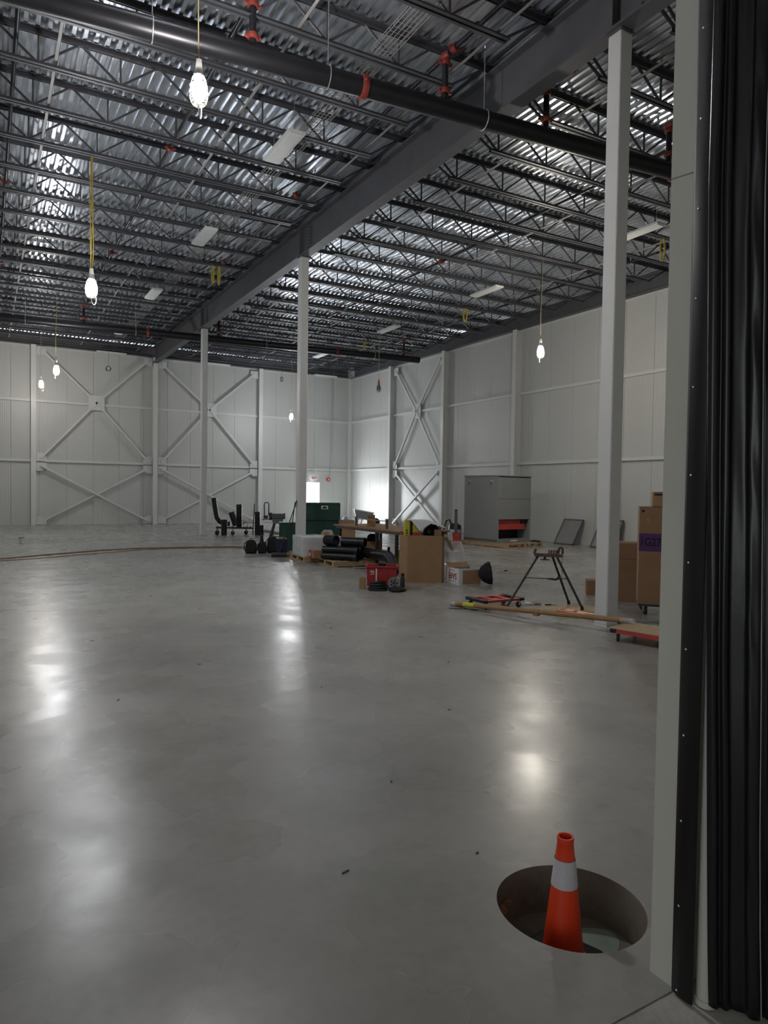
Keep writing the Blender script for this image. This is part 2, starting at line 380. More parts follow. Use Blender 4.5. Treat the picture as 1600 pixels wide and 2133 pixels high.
# cross bracing
def brace(name, label, toW, a0, a1, zlo, zhi, mid, group=None):
    """toW(u, out, z) maps wall coordinates"""
    t = thing(name, label, 'bracing', toW(0, 0, 0), 0, group); o0 = Vector(t.location)
    P = lambda u, o_, z: Vector(toW(u, o_, z))-o0
    um = (a0+a1)/2; zm = (zlo+zhi)/2 if mid is None else mid
    N = (P(0,1,0)-P(0,0,0))
    g = 0.16
    if mid is None:
        MB().bar(P(a0, 0.13, zlo), P(a1, 0.13, zhi), 0.085, 0.085, N).build('brace_member', M_white, t)
        MB().bar(P(a0, 0.22, zhi), P(a1, 0.22, zlo), 0.085, 0.085, N).build('brace_member', M_white, t)
    else:
        for u, z in ((a0, zlo), (a1, zhi), (a0, zhi), (a1, zlo)):
            MB().bar(P(u, 0.16, z), P(um, 0.16, zm), 0.085, 0.085, N).build('brace_member', M_white, t)
        q = [P(um-0.33, 0.16, zm-0.33), P(um+0.33, 0.16, zm-0.33), P(um+0.33, 0.16, zm+0.33), P(um-0.33, 0.16, zm+0.33)]
        MB().add([v-N*0.008 for v in q]+[v+N*0.008 for v in q], [(0,1,2,3),(7,6,5,4),(0,4,5,1),(1,5,6,2),(2,6,7,3),(3,7,4,0)]).build('gusset_plate', M_white, t)
    for u, z, su, sz in ((a0, zlo, 1, 1), (a1, zhi, -1, -1), (a0, zhi, 1, -1), (a1, zlo, -1, 1)):
        q = [P(u-su*0.16, 0.16, z-sz*0.12), P(u+su*0.22, 0.16, z-sz*0.12), P(u+su*0.22, 0.16, z+sz*0.06), P(u+su*0.06, 0.16, z+sz*0.24), P(u-su*0.16, 0.16, z+sz*0.24)]
        q = q if su*sz > 0 else q[::-1]
        V = [v-N*0.008 for v in q]+[v+N*0.008 for v in q]
        MB().add(V, [(0,1,2,3,4),(9,8,7,6,5)]+[(i, 5+i, 5+(i+1) % 5, (i+1) % 5) for i in range(5)]).build('gusset_plate', M_white, t)
bw = lambda u, o_, z: (u, YB-o_, z)
rw = lambda u, o_, z: (XR-o_, u, z)
brace('upper_cross_brace', 'white upper cross bracing on the back wall behind the row of lit lamps', bw, 2.1, 6.52, Z1+0.1, ZT-0.15, 5.36)
brace('lower_cross_brace', 'white low cross bracing on the back wall, bare floor in front', bw, 2.1, 6.52, 0.14, Z1-0.2, None)
brace('upper_cross_brace', 'white upper cross bracing on the back wall behind the farthest free-standing column', bw, 7.1, 11.58, Z1+0.1, ZT-0.25, 5.42)
brace('lower_cross_brace', 'white low cross bracing on the back wall behind the black pipe offcuts', bw, 7.1, 11.58, 0.14, Z1-0.2, None)
brace('upper_cross_brace', 'white upper cross bracing on the long side wall', rw, 24.3, 28.0, Z1+0.1, ZT-0.25, 5.29)
brace('lower_cross_brace', 'white low cross bracing on the long side wall behind the work bench', rw, 24.3, 28.0, 0.14, Z1-0.2, None)

# main roof beam and free-standing columns
BX, BZ0, BZ1 = 6.75, 7.33, 8.03
t = thing('roof_beam', 'deep grey steel I beam running the length of the roof on square columns', 'beam', (BX, 17, BZ0))
Lb = 30.8
MB().box((0, 0, 0.35), (0.016, Lb, 0.66)).build('web', M_steel, t)
MB().box((0, 0, 0.014), (0.25, Lb, 0.028)).build('bottom_flange', M_steel, t)
MB().box((0, 0, 0.686), (0.25, Lb, 0.028)).build('top_flange', M_steel, t)
bolt = MB().lathe([(0.0, 0.014), (0.015, 0.014), (0.015, 0)], 6, smooth=False).mesh('bolt', M_dkmetal)
for yc in (6.03, 15.64, 24.4):
    for sx in (-1, 1):
        MB().box((sx*0.064, yc-17, 0.35), (0.11, 0.016, 0.64)).build('stiffener', M_steel, t)
        p_ = MB().box((sx*0.016, yc-17-0.42, 0.35), (0.016, 0.16, 0.56)).build('splice_plate', M_steel, t)
        for k in range(7):
            for yy in (-0.04, 0.04):
                inst(bolt, 'bolt', p_, (sx*0.024, yc-17-0.42+yy, 0.12+k*0.077), (0, sx*math.pi/2, 0))
COLS = ((6.80, 6.04, 'white square steel column beside the tripod vise and the plywood dolly'),
        (6.76, 15.66, 'white square steel column behind the shrink-wrapped pallet load'),
        (6.78, 24.45, 'white square steel column next to the black pipe offcuts'))
for x, y, lb in COLS:
    t = thing('steel_column', lb, 'column', (x, y, 0))
    MB().box((0, 0, BZ0/2), (0.205, 0.205, BZ0-0.03)).build('shaft', M_white, t, 0.018)
    MB().box((0, 0, BZ0-0.010), (0.24, 0.24, 0.02)).build('cap_plate', M_steel, t)
    MB().box((0, 0, 0.009), (0.215, 0.215, 0.018)).build('base_plate', M_white, t)

# open web joists
ZC, ZTC, PAN = 7.65, 8.085, 1.10
SK = -0.03
def joist_meshes():
    M = {}
    def chord(L, z, wd, gap, nm, mm, h):
        mb = MB()
        for s in (-1, 1):
            mb.box((L/2, s*(gap/2+wd/2), z-h/2+0.005), (L, wd, 0.010)); mb.box((L/2, s*(gap/2+0.005), z), (L, 0.010, h))
        return mb.mesh(nm, mm)
    M['web_d'] = MB().bar((0, 0, ZC), (PAN/2, 0, ZTC), 0.028, 0.028, (0, 1, 0)).mesh('web_member', M_joist)
    M['web_u'] = MB().bar((0, 0, ZC), (-PAN/2, 0, ZTC), 0.028, 0.028, (0, 1, 0)).mesh('web_member', M_joist)
    M['web_v'] = MB().bar((0, 0, ZC), (0, 0, ZTC), 0.024, 0.024, (0, 1, 0)).mesh('web_member', M_joist)
    return M, chord
JM, chord = joist_meshes()
def top_ch(L):
    mb = MB()
    for s in (-1, 1):
        mb.box((L/2, s*0.045, ZTC+0.03), (L, 0.065, 0.012)); mb.box((L/2, s*0.018, ZTC), (L, 0.010, 0.07))
    return mb.mesh('top_chord', M_joist)
def joist_proto(side):
    if side == 'L':
        x0, x1 = -3.5, BX-0.02; bx0, bx1 = -2.75, 6.0; first = 0.68-3*PAN; nb = 8
    else:
        x0, x1 = BX+0.02, XR-0.06; bx0, bx1 = 7.66, 16.15; first = 7.85; nb = 8
    root = bpy.data.objects.new('roof_joist', None); C.objects.link(root); root.empty_display_size = 0.1
    root.location = (BX, 0, 0); ox = -BX
    inst(top_ch(x1-x0), 'top_chord', root, (x0+ox, 0, 0)); inst(chord(bx1-bx0, ZC, 0.05, 0.026, 'bottom_chord', M_chord, 0.06), 'bottom_chord', root, (bx0+ox, 0, 0))
    for i in range(nb):
        xb = first+i*PAN+ox
        inst(JM['web_d'], 'web_member', root, (xb, 0, 0)); inst(JM['web_u'], 'web_member', root, (xb, 0, 0)); inst(JM['web_v'], 'web_member', root, (xb, 0, 0))
    xa, xz = first, first+(nb-1)*PAN
    e0 = MB().bar((bx0+0.05+ox, 0, ZC), (x0+0.15+ox, 0, ZTC), 0.03, 0.03, (0,1,0)).mesh('end_web', M_joist)
    e1 = MB().bar((bx1-0.05+ox, 0, ZC), (x1-0.15+ox, 0, ZTC), 0.03, 0.03, (0,1,0)).mesh('end_web', M_joist)
    inst(e0, 'end_web', root); inst(e1, 'end_web', root)
    root.rotation_euler = (0, 0, math.atan(SK))
    return root
JY = [15.85+1.235*k for k in range(-11, 14)]
for side, lb, gp in (('L', 'dark grey open web roof joist bearing on the main beam, over the empty floor', 'roof joists over the empty floor'),
                     ('R', 'dark grey open web roof joist between the main beam and the long side wall', 'roof joists toward the side wall')):
    pr = joist_proto(side); tag(pr, lb, 'joist', gp)
    pr.location.y = JY[0]
    for y in JY[1:]:
        c_ = copy_tree(pr); c_.location.y = y
# bridging angles along the joists
for i, (x, lb) in enumerate(((5.83, 'thin bridging angle lying on the joist chords close to the main beam'), (3.57, 'thin bridging angle crossing the joists beside the wire cable tray'),
                             (0.9, 'thin bridging angle crossing the joists above the row of lit hanging lamps'), (8.2, 'thin bridging angle crossing the joists just past the main beam on the cabinet side'),
                             (11.0, 'thin bridging angle crossing the joists midway to the side wall'), (14.0, 'thin bridging angle crossing the joists nearest the side wall'))):
    t = thing('bridging_angle', lb, 'bridging', (x, 17, ZC+0.02))
    MB().box((0, 0, 0.018), (0.045, 30.4, 0.006)).build('leg_flat', M_bridge, t); MB().box((0.02, 0, 0.036), (0.006, 30.4, 0.042)).build('leg_upright', M_bridge, t)

# ---------------------------------------------------------------- sprinkler pipes
def ring_coupling(mb, c, d, r, wdt=0.09):
    d = Vector(d).normalized(); M = d.to_track_quat('Z', 'Y').to_matrix()
    mb.lathe([(r,-wdt/2),(r+0.022,-wdt/2),(r+0.03,-wdt/4),(r+0.03,wdt/4),(r+0.022,wdt/2),(r,wdt/2)], 18, c, M)
    sx = M @ Vector((1, 0, 0))
    for s in (-1, 1): mb.bar(Vector(c)+sx*s*(r+0.01)-d*0.02, Vector(c)+sx*s*(r+0.06)+d*0.0, 0.045, 0.03)
def main_pipe(label, p0, p1, hang, coup, risers, r=0.132):
    p0, p1 = Vector(p0), Vector(p1); d = (p1-p0).normalized()
    t = thing('sprinkler_main', label, 'pipe', p0); L0 = p0
    at = lambda x: p0+d*((x-p0.x)/d.x)-L0
    MB().tube([Vector((0,0,0)), p1-p0], r, 24).build('pipe', M_blackpipe, t)
    for x in coup:
        mb = MB(); ring_coupling(mb, at(x), d, r); mb.build('coupling', M_red, t)
    for x in hang:
        c_ = at(x); mb = MB(); M = d.to_track_quat('Z', 'Y').to_matrix()
        mb.tube([c_+M @ Vector(((r+0.008)*math.cos(a), (r+0.008)*math.sin(a), 0)) for a in [2*math.pi*k/24 for k in range(24)]], 0.009, 6, closed=True)
        mb.tube([c_+Vector((0,0,r)), c_+Vector((0,0,ZTC+0.03-p0.z))], 0.007, 6); mb.build('hanger', M_galv, t)
    for x in risers:
        c_ = at(x); zt = 7.86-p0.z
        rs = MB().tube([c_+Vector((0,0,r*0.6)), c_+Vector((0,0,zt))], 0.045, 14).build('riser', M_blackpipe, t)
        mb = MB(); ring_coupling(mb, c_+Vector((0,0,r+0.12)), (0,0,1), 0.045, 0.07); mb.build('coupling', M_red, rs)
        mb = MB(); ring_coupling(mb, c_+Vector((0,0,zt-0.09)), (0,0,1), 0.045, 0.07)
        mb.lathe([(0.03,-0.09),(0.062,-0.05),(0.066,0.05),(0.03,0.09)], 14, c_+Vector((0,0,zt)), Vector((0,1,0)).to_track_quat('Z','Y').to_matrix()); mb.build('tee', M_red, rs)
    return t
PZ = 7.12
main_pipe('thick black sprinkler main with red couplings crossing under the near joists and the main beam', (-4.0, 9.30, PZ), (10.2, 7.72, PZ), (1.75, 3.95, 6.35, 8.9), (4.45, 10.1), (2.95, 5.70, 7.45, 9.95))
main_pipe('thick black sprinkler main crossing under the roof near the back wall', (-4.0, 26.25, PZ), (15.6, 24.05, PZ), (1.2, 4.6, 9.2, 13.6), (5.0, 12.0), (0.4, 2.95, 7.45, 10.65, 14.9))
for i, (x, y0, y1, cs, lb) in enumerate(((0.40, 8.6, 31.5, (9.2, 16.2, 22.0), 'thin black sprinkler branch line above the row of lit hanging lamps'),
        (2.95, 2.0, 31.5, (7.9, 13.0, 19.5), 'thin black sprinkler branch line over the empty floor'),
        (5.70, 2.0, 31.5, (7.5, 8.0, 13.6, 18.6, 24.0), 'thin black sprinkler branch line beside the main beam on the lamp row side'),
        (7.45, 2.0, 31.5, (7.5, 8.5, 14.2, 20.0), 'thin black sprinkler branch line beside the main beam on the cabinet side'),
        (10.65, 2.0, 31.5, (9.0, 15.4, 21.6), 'thin black sprinkler branch line midway to the side wall'),
        (14.9, 2.0, 31.5, (11.0, 17.5, 23.4), 'thin black sprinkler branch line nearest the side wall'))):
    t = thing('sprinkler_branch', lb, 'pipe', (x, 0, 7.86))
    MB().tube([(0, y0, 0), (0, y1, 0)], 0.032, 12).build('pipe', M_blackpipe, t)
    for y in cs:
        mb = MB(); ring_coupling(mb, (0, y, 0), (0,1,0), 0.034, 0.09); mb.build('coupling', M_red, t)
    for k in range(9):
        y = y0+1.4+k*3.1
        if y < y1:
            mb = MB(); mb.tube([(0, y, 0), (0, y, 0.10)], 0.014, 8); mb.lathe([(0.0,0.155),(0.03,0.15),(0.012,0.13),(0.012,0.1)], 10, (0, y, 0)); mb.build('sprinkler_head', M_galv, t)

# wire cable tray
t = thing('cable_tray', 'galvanised wire mesh cable tray running along the joists', 'cable tray', (4.80, 0, 7.74))
mb = MB()
for sx in (-0.15, -0.09, -0.03, 0.03, 0.09, 0.15): mb.bar((sx, 3, 0), (sx, 31, 0), 0.007)
for sx in (-0.15, 0.15): mb.bar((sx, 3, 0.05), (sx, 31, 0.05), 0.007)
mb.build('long_wires', M_bridge, t)
mb = MB()
for k in range(280):
    y = 3+k*0.1
    mb.bar((-0.15, y, 0), (0.15, y, 0), 0.006); mb.bar((-0.15, y, 0), (-0.15, y, 0.05), 0.006); mb.bar((0.15, y, 0), (0.15, y, 0.05), 0.006)
o = mb.build('cross_wires', M_bridge, t); o['kind'] = 'stuff'

# strip light fixtures (not lit)
def fixture(x, y, rz, label, group=None, L=1.22, wd=0.30, z=7.56):
    t = thing('strip_light', label, 'light fixture', (x, y, z), rz, group)
    MB().box((0, 0, 0.03), (wd, L, 0.05)).build('housing', M_fix, t, 0.006)
    MB().box((0, 0, 0.0), (wd-0.08, L-0.05, 0.02)).build('lens', M_fix, t)
    for s in (-1, 1): MB().tube([(0, s*L*0.38, 0.05), (0, s*L*0.38, DECK+0.004-z)], 0.004, 6).build('hanger_wire', M_galv, t)
for y in (11.35, 16.3, 21.9, 27.7): fixture(4.5, y, 0, 'unlit white flat strip light hung under the joists beside the cable tray', 'strip lights beside the cable tray')
for y in (10.7, 16.15, 21.8, 27.6): fixture(12.8, y, 0, 'unlit white flat strip light hung under the joists toward the side wall', 'strip lights toward the side wall')
for x, lb in ((4.85, 'unlit white strip light at the back wall beside the hanging coil of cable'), (9.55, 'unlit white strip light at the back wall behind the farthest free-standing column'), (15.2, 'unlit white strip light at the back wall next to the room corner')):
    fixture(x, 32.25, math.pi/2, lb, z=7.52)

# hanging caged work lamps
def snap(x, y, z):
    """move a hung thing under the nearest joist chord"""
    yj = min((q+SK*(x-BX) for q in JY), key=lambda q: abs(q-y)); k = yj/y
    return x*k, yj, CAM_Z+(z-CAM_Z)*k
def ring(mb, c, r, tr, n=16):
    mb.tube([Vector(c)+Vector((r*math.cos(2*math.pi*k/n), r*math.sin(2*math.pi*k/n), 0)) for k in range(n)], tr, 5, closed=True)
def lamp(x, y, z, label, lit=True, strands=1, power=1.0, tint=(1, 0.95, 0.88), big=1.0, group=None, hook=True):
    x, y, z = snap(x, y, z)
    t = thing('caged_lamp', label, 'lamp', (x, y, z), random.uniform(0, 3), group)
    s = big; top = 7.645-z
    for k in range(strands):
        pts = []
        for i in range(13):
            q = i/12; a = 0.016*math.sin(q*7+k*2.1)*(1 if strands > 1 else 0.6)
            pts.append((a+(k-(strands-1)/2)*0.012, 0.012*math.sin(q*5+k), 0.30*s+(top-0.30*s)*q))
        MB().tube(pts, 0.008 if strands > 1 else 0.007, 6).build('cord', M_yellow if strands > 1 else M_ycord, t)
    MB().lathe([(0.0,0.31*s),(0.03*s,0.30*s),(0.036*s,0.22*s),(0.045*s,0.15*s),(0.05*s,0.14*s),(0.05*s,0.12*s),(0.0,0.12*s)], 16).build('socket_handle', M_orange if not lit else M_cage, t)
    MB().lathe([(0.0,-0.135*s),(0.04*s,-0.125*s),(0.07*s,-0.08*s),(0.078*s,-0.02*s),(0.065*s,0.05*s),(0.04*s,0.09*s),(0.03*s,0.12*s)], 18).build('bulb', M_bulb if lit else M_castiron, t)
    mb = MB()
    for zz, rr in ((0.11, 0.062), (0.03, 0.092), (-0.03, 0.098), (-0.08, 0.096), (-0.105, 0.092), (-0.13, 0.084), (-0.155, 0.07)): ring(mb, (0, 0, zz*s), rr*s, 0.0035*s)
    for k in range(8):
        a = 2*math.pi*k/8; c_, s_ = math.cos(a), math.sin(a)
        mb.tube([(c_*r_*s, s_*r_*s, z_*s) for r_, z_ in ((0.05,0.14),(0.075,0.09),(0.095,0.0),(0.096,-0.08),(0.084,-0.13),(0.05,-0.168),(0.0,-0.175))], 0.0035*s, 5)
    mb.build('cage', M_cage, t)
    if hook:
        MB().tube([(0.0,0,-0.175*s)]+[(0.045*s-0.045*s*math.cos(a), 0, -0.175*s-0.105*s*math.sin(a)) for a in [math.pi*k/10 for k in range(1, 10)]]+[(0.09*s, 0, -0.15*s)], 0.006*s, 6).build('hook', M_cage, t)
    if lit:
        ld = bpy.data.lights.new('lamp_light', 'POINT'); ld.energy = LAMP_W*power; ld.color = tint; ld.shadow_soft_size = 0.105*s
        lo = bpy.data.objects.new('lamp_light', ld); C.objects.link(lo); lo.parent = t; lo.location = (0, 0, -0.02)
    return t
lamp(2.00, 7.50, 5.93, 'brightly lit caged lamp with a big hook hung near the thick black pipe', big=1.0, power=1.3, tint=(1, 0.95, 0.95))
lamp(1.67, 13.35, 5.22, 'lit caged lamp hanging on a thick bundle of yellow cord', strands=4, big=1.1, tint=(0.95, 0.97, 1))
lamp(1.90, 23.0, 5.18, 'lit caged lamp on a thin cord before the upper back wall brace', tint=(0.93, 0.96, 1))
lamp(1.90, 29.3, 5.56, 'smaller warm lit caged lamp hung close to the back wall column', power=0.7, tint=(1, 0.93, 0.84))
lamp(12.25, 29.6, 5.06, 'lit caged lamp on a thin cord near the back wall, beside the middle column', tint=(0.95, 0.97, 1))
lamp(12.12, 13.07, 5.24, 'warm lit caged lamp hung above the grey cabinet', tint=(1, 0.92, 0.80), power=1.2)
lamp(12.25, 21.5, 5.36, 'unlit dark caged lamp hung in front of the side wall bracing', lit=False, hook=False)
# coils of cord left hanging
def coil(x, y, z, label, hgt, wd, m, n_, name='cord_coil', top=None, group=None):
    x, y, z_ = snap(x, y, z)
    z = z_ if top else 7.645-hgt/2
    t = thing(name, label, 'cord', (x, y, z), -0.5, group)
    for k in range(n_):
        o_ = (k-(n_-1)/2)*0.012; W = wd*(0.85+0.3*random.random())
        MB().tube([(o_+W/2*math.cos(a), 0.012*math.sin(3*a+k), hgt/2*math.sin(a)) for a in [2*math.pi*i/20 for i in range(20)]], 0.009, 5, closed=True).build('loop', m, t)
    if top: MB().tube([(0, 0, hgt/2-0.01), (0.01, 0, (top-z)/2), (0, 0, top-z)], 0.005, 6).build('lead', m, t)
coil(5.30, 18.35, 7.42, 'pair of loose yellow cord loops hung from a joist by the main beam', 0.50, 0.05, M_yellow, 3)
coil(5.48, 18.40, 7.40, 'second loose yellow cord loop hung on the same joist by the main beam', 0.52, 0.05, M_yellow, 3)
coil(13.5, 18.1, 7.47, 'yellow cord loop hung from a joist above the grey cabinet', 0.44, 0.10, M_yellow, 4)
coil(13.5, 24.9, 7.46, 'yellow cord loop hung beside the far black main pipe', 0.36, 0.07, M_yellow, 3)
coil(13.3, 10.45, 7.40, 'yellow cord loop hung from a joist close to the doorway wall', 0.55, 0.10, M_yellow, 3)
coil(4.40, 30.0, 6.49, 'small round coil of dark cable hanging before the back wall', 0.20, 0.20, M_dkmetal, 3, 'cable_coil', 7.645)
coil(11.92, 30.0, 6.77, 'narrow coil of dark cable hanging near the middle column', 0.22, 0.10, M_dkmetal, 3, 'cable_coil', 7.645)

# ---------------------------------------------------------------- back door, exit sign, alarm
t = struct(MB().box(((DX0+DX1)/2, YB+0.2, -0.01), (DX1-DX0+1.5, 2.0, 0.015)).build('floor_threshold', M_apron)); t.location = (0, 0.9, 0)
dr = struct(bpy.data.objects.new('door_1', None)); C.objects.link(dr); dr.location = ((DX0+DX1)/2, YB, 0)
wd = DX1-DX0
for s in (-1, 1): MB().box((s*(wd/2+0.03), 0.05, DZ/2), (0.07, 0.14, DZ)).build('door_frame', M_white, dr)
MB().box((0, 0.05, DZ+0.04), (wd+0.13, 0.14, 0.08)).build('door_frame', M_white, dr)
mb = MB(); mb.box((-wd/2-0.02, 0.68, 1.02), (0.045, 0.9, 2.02)); lf = mb.build('door_leaf', M_white, dr)
MB().box((-wd/2+0.02, 1.0, 1.0), (0.03, 0.5, 0.05)).build('push_bar', M_galv, lf)
ld = bpy.data.lights.new('daylight_doorway', 'AREA'); ld.shape = 'RECTANGLE'; ld.size = 0.9; ld.size_y = 2.0; ld.energy = 170; ld.color = (0.93, 0.96, 1.0)
lo = bpy.data.objects.new('daylight_doorway', ld); C.objects.link(lo); lo.location = ((DX0+DX1)/2, YB+0.35, 1.03); lo.rotation_euler = (math.pi/2, 0, math.pi)
lo.rotation_euler = Vector((0.12, -1, -0.05)).to_track_quat('-Z', 'Z').to_euler()
t = thing('exit_sign', 'white exit sign with red letters hanging over the open back door', 'sign', (14.80, YB-0.22, 2.20))
MB().box((0, 0, 0.10), (0.31, 0.05, 0.20)).build('housing', M_exit, t, 0.006)
text_part('EXIT', 0.13, M_alarm, t, (0, -0.027, 0.10), (1,0,0), (0,0,1))
MB().tube([(0.08, 0, 0.20), (0.08, 0, 0.60), (0.06, 0.05, 0.66), (-0.02, 0.09, 0.68), (-1.2, 0.10, 0.70), (-1.25, 0.23, 0.70)], 0.014, 8).build('conduit', M_white, t)
t = thing('alarm_box', 'small red alarm box on the end of a thin conduit by the corner', 'alarm', (15.70, YB-0.06, 2.17))
MB().box((0, 0, 0.09), (0.18, 0.10, 0.15)).build('housing', M_alarm, t, 0.008); MB().box((0, -0.052, 0.075), (0.08, 0.01, 0.05)).build('lens', M_exit, t)
MB().tube([(0.0, 0, 0.16), (0.03, -0.07, 0.35), (0.05, -0.09, 1.2), (0.08, -0.09, ZT-2.2)], 0.012, 8).build('conduit', M_grey, t)

# ---------------------------------------------------------------- doorway seal and curtain
t = thing('rubber_seal', 'flat black rubber seal strip screwed to the white door jamb', 'seal', (1.99, WY0, 0))
mb = MB(); N = 40; V = []
for i in range(9):
    q = i/8; yy = -0.078*q; xx = -0.006-0.010*math.sin(q*2.6)
    for k in range(2): V.append((xx, yy, 0.005+4.2*k))
mb.add(V, [(2*i, 2*i+1, 2*i+3, 2*i+2) for i in range(8)], True)
o = mb.build('strip', M_black, t); sd_ = o.modifiers.new('solid', 'SOLIDIFY'); sd_.thickness = 0.006; sd_.offset = -1
scr = MB().lathe([(0.0, 0.004), (0.0035, 0.003), (0.005, 0.0)], 8).mesh('screw', M_chrome)
for k in range(14): inst(scr, 'screw', t, (-0.017, -0.022, 0.02+0.283*k), (0, -math.pi/2, 0))
t = thing('seal_post', 'white round door guide post between the black seal and the black curtain', 'post', (2.030, 1.352, 0))
MB().tube([(0, 0, 0.012), (0, 0, 4.2)], 0.030, 20).build('tube', M_jamb, t); MB().tube([(0, 0, 0), (0, 0, 0.02)], 0.034, 20).build('foot', M_jamb, t)
def curtain():
    from mathutils import noise as nz
    key = [(0,0),(0.012,0.012),(0.024,0.013),(0.034,-0.004),(0.046,0.010),(0.058,0.008),(0.066,-0.006),(0.085,0.0),(0.105,0.004),(0.113,0.022),(0.142,0.024),(0.150,-0.002),(0.165,0.010),(0.20,0.026),(0.25,0.024),(0.30,-0.01),(0.36,0.03),(0.43,0.02),(0.50,-0.02),(0.60,0.02)]
    pts = []
    for i in range(len(key)-1):
        for k in range(5):
            q = k/5; pts.append((key[i][0]*(1-q)+key[i+1][0]*q, key[i][1]*(1-q)+key[i+1][1]*q))
    pts.append(key[-1])
    sm = pts[:]
    for _ in range(2): sm = [sm[0]]+[((sm[i-1][0]+2*sm[i][0]+sm[i+1][0])/4, (sm[i-1][1]+2*sm[i][1]+sm[i+1][1])/4) for i in range(1, len(sm)-1)]+[sm[-1]]
    d = Vector((0.12, -0.13)).normalized(); q_ = Vector((-d.y, d.x))*-1.0
    nzr = 150; V = []
    for k in range(nzr+1):
        z = 0.02+4.2*k/nzr
        lean = Vector((-0.050, 0.050))*min(1, z/2.6)**0.8
        for a, b in sm:
            fold = max(0, 1-abs(a-0.127)/0.03)
            wr_ = 0.006*nz.noise(Vector((a*25, z*2.2, 1)))+0.012*fold*nz.noise(Vector((3, z*5.5+a*20, 2)))
            if a > 0.17: wr_ += 0.020*nz.noise(Vector((a*9, z*2.5, 7)))
            e_ = min(1, a/0.02)
            p = Vector((2.004, 1.322))+lean*(1-min(1, a/0.5)*0.5)+d*(a+0.003*e_*nz.noise(Vector((a*10, z*1.7, 4))))+q_*(b+wr_*e_)
            V.append((p.x, p.y, z))
    w_ = len(sm); mb = MB()
    mb.add(V, [(k*w_+i, k*w_+i+1, (k+1)*w_+i+1, (k+1)*w_+i) for k in range(nzr) for i in range(w_-1)], True)
    return mb, V, w_, nzr, sm
t = thing('vinyl_curtain', 'gathered heavy black vinyl door curtain hanging in vertical folds', 'curtain', (0, 0, 0))
mb, V, w_, nzr, sm = curtain()
o = mb.build('sheet', M_vinyl, t); o.modifiers.remove(o.modifiers['es']); sd_ = o.modifiers.new('solid', 'SOLIDIFY'); sd_.thickness = 0.004
ci = min(range(len(sm)), key=lambda i: abs(sm[i][0]-0.147))
MB().tube([Vector(V[k*w_+ci])+Vector((-0.004, -0.003, 0)) for k in range(0, nzr+1, 2)], 0.0016, 5).build('edge_binding', M_jamb, t)

# ---------------------------------------------------------------- traffic cone in the pit
t = thing('traffic_cone', 'orange traffic cone with white reflective collar standing in the round pit', 'cone', (1.970, 1.925, -PD+0.004), R(20))
def cr_(z): return 0.029+0.112*(0.515-z)
prof = [(cr_(0.03)+0.03, 0.024), (cr_(0.03)+0.008, 0.032)]+[(cr_(z), z) for z in (0.04, 0.12, 0.2, 0.325)]
MB().lathe(prof, 40).build('lower_body', M_cone, t)
MB().lathe([(cr_(0.325)+0.002, 0.325), (cr_(0.43)+0.002, 0.43)], 40).build('reflective_collar', M_conew, t)
MB().lathe([(cr_(0.43), 0.43), (cr_(0.493), 0.493), (0.032, 0.494), (0.033, 0.508), (0.0315, 0.515), (0.025, 0.514), (0.024, 0.48), (0.034, 0.43)], 40).build('upper_body', M_cone, t)
MB().prism([(0.15*sx+ox, 0.15*sy+oy) for sx, sy, ox, oy in ((-1,-1,0.05,0),(1,-1,-0.05,0),(1,-1,0,0.05),(1,1,0,-0.05),(1,1,-0.05,0),(-1,1,0.05,0),(-1,1,0,-0.05),(-1,-1,0,0.05))], 0, 0.026).build('base', M_black, t, 0.006)

# ---------------------------------------------------------------- builders for common things
def carton(name, label, loc, d, rz, m, cat='box', group=None, tape=True, op=False):
    t = thing(name, label, cat, loc, rz, group); x, y, h = d
    if op:
        k = 0.012
        for c_, dd in (((0,-y/2+k/2,h/2),(x,k,h)),((0,y/2-k/2,h/2),(x,k,h)),((-x/2+k/2,0,h/2),(k,y-2*k,h)),((x/2-k/2,0,h/2),(k,y-2*k,h))):
            MB().box(c_, dd).build('side', m, t)
        MB().box((0,0,k/2+0.001), (x-2*k,y-2*k,k)).build('bottom', m, t)
    else:
        MB().box((0,0,h/2-0.002), (x,y,h-0.004)).build('body', m, t, 0.004)
        for s in (-1, 1): MB().box((s*x/4, 0, h), (x/2-0.003, y-0.002, 0.005)).build('flap', m, t)
        if tape: MB().box((0, 0, h+0.003), (0.05, y, 0.001)).build('tape', M_tube, t)
    return t
def pallet(label, loc, wx, wy, rz, nslat=7, group=None):
    t = thing('wooden_pallet', label, 'pallet', loc, rz, group)
    sm_ = MB().box((0, 0, 0.05), (0.09, wy, 0.09)).mesh('stringer', M_wood)
    for s in (-1, 0, 1): inst(sm_, 'stringer', t, (s*(wx/2-0.05), 0, 0.012))
    sl = MB().box((0, 0, 0), (wx, 0.095, 0.018)).mesh('top_slat', M_wood)
    for k in range(nslat): inst(sl, 'top_slat', t, (0, -wy/2+0.05+k*(wy-0.1)/(nslat-1), 0.115), (0, 0, random.uniform(-0.01, 0.01)))
    for k in range(3): inst(sl, 'bottom_slat', t, (0, -wy/2+0.05+k*(wy-0.1)/2, 0.010))
    return t
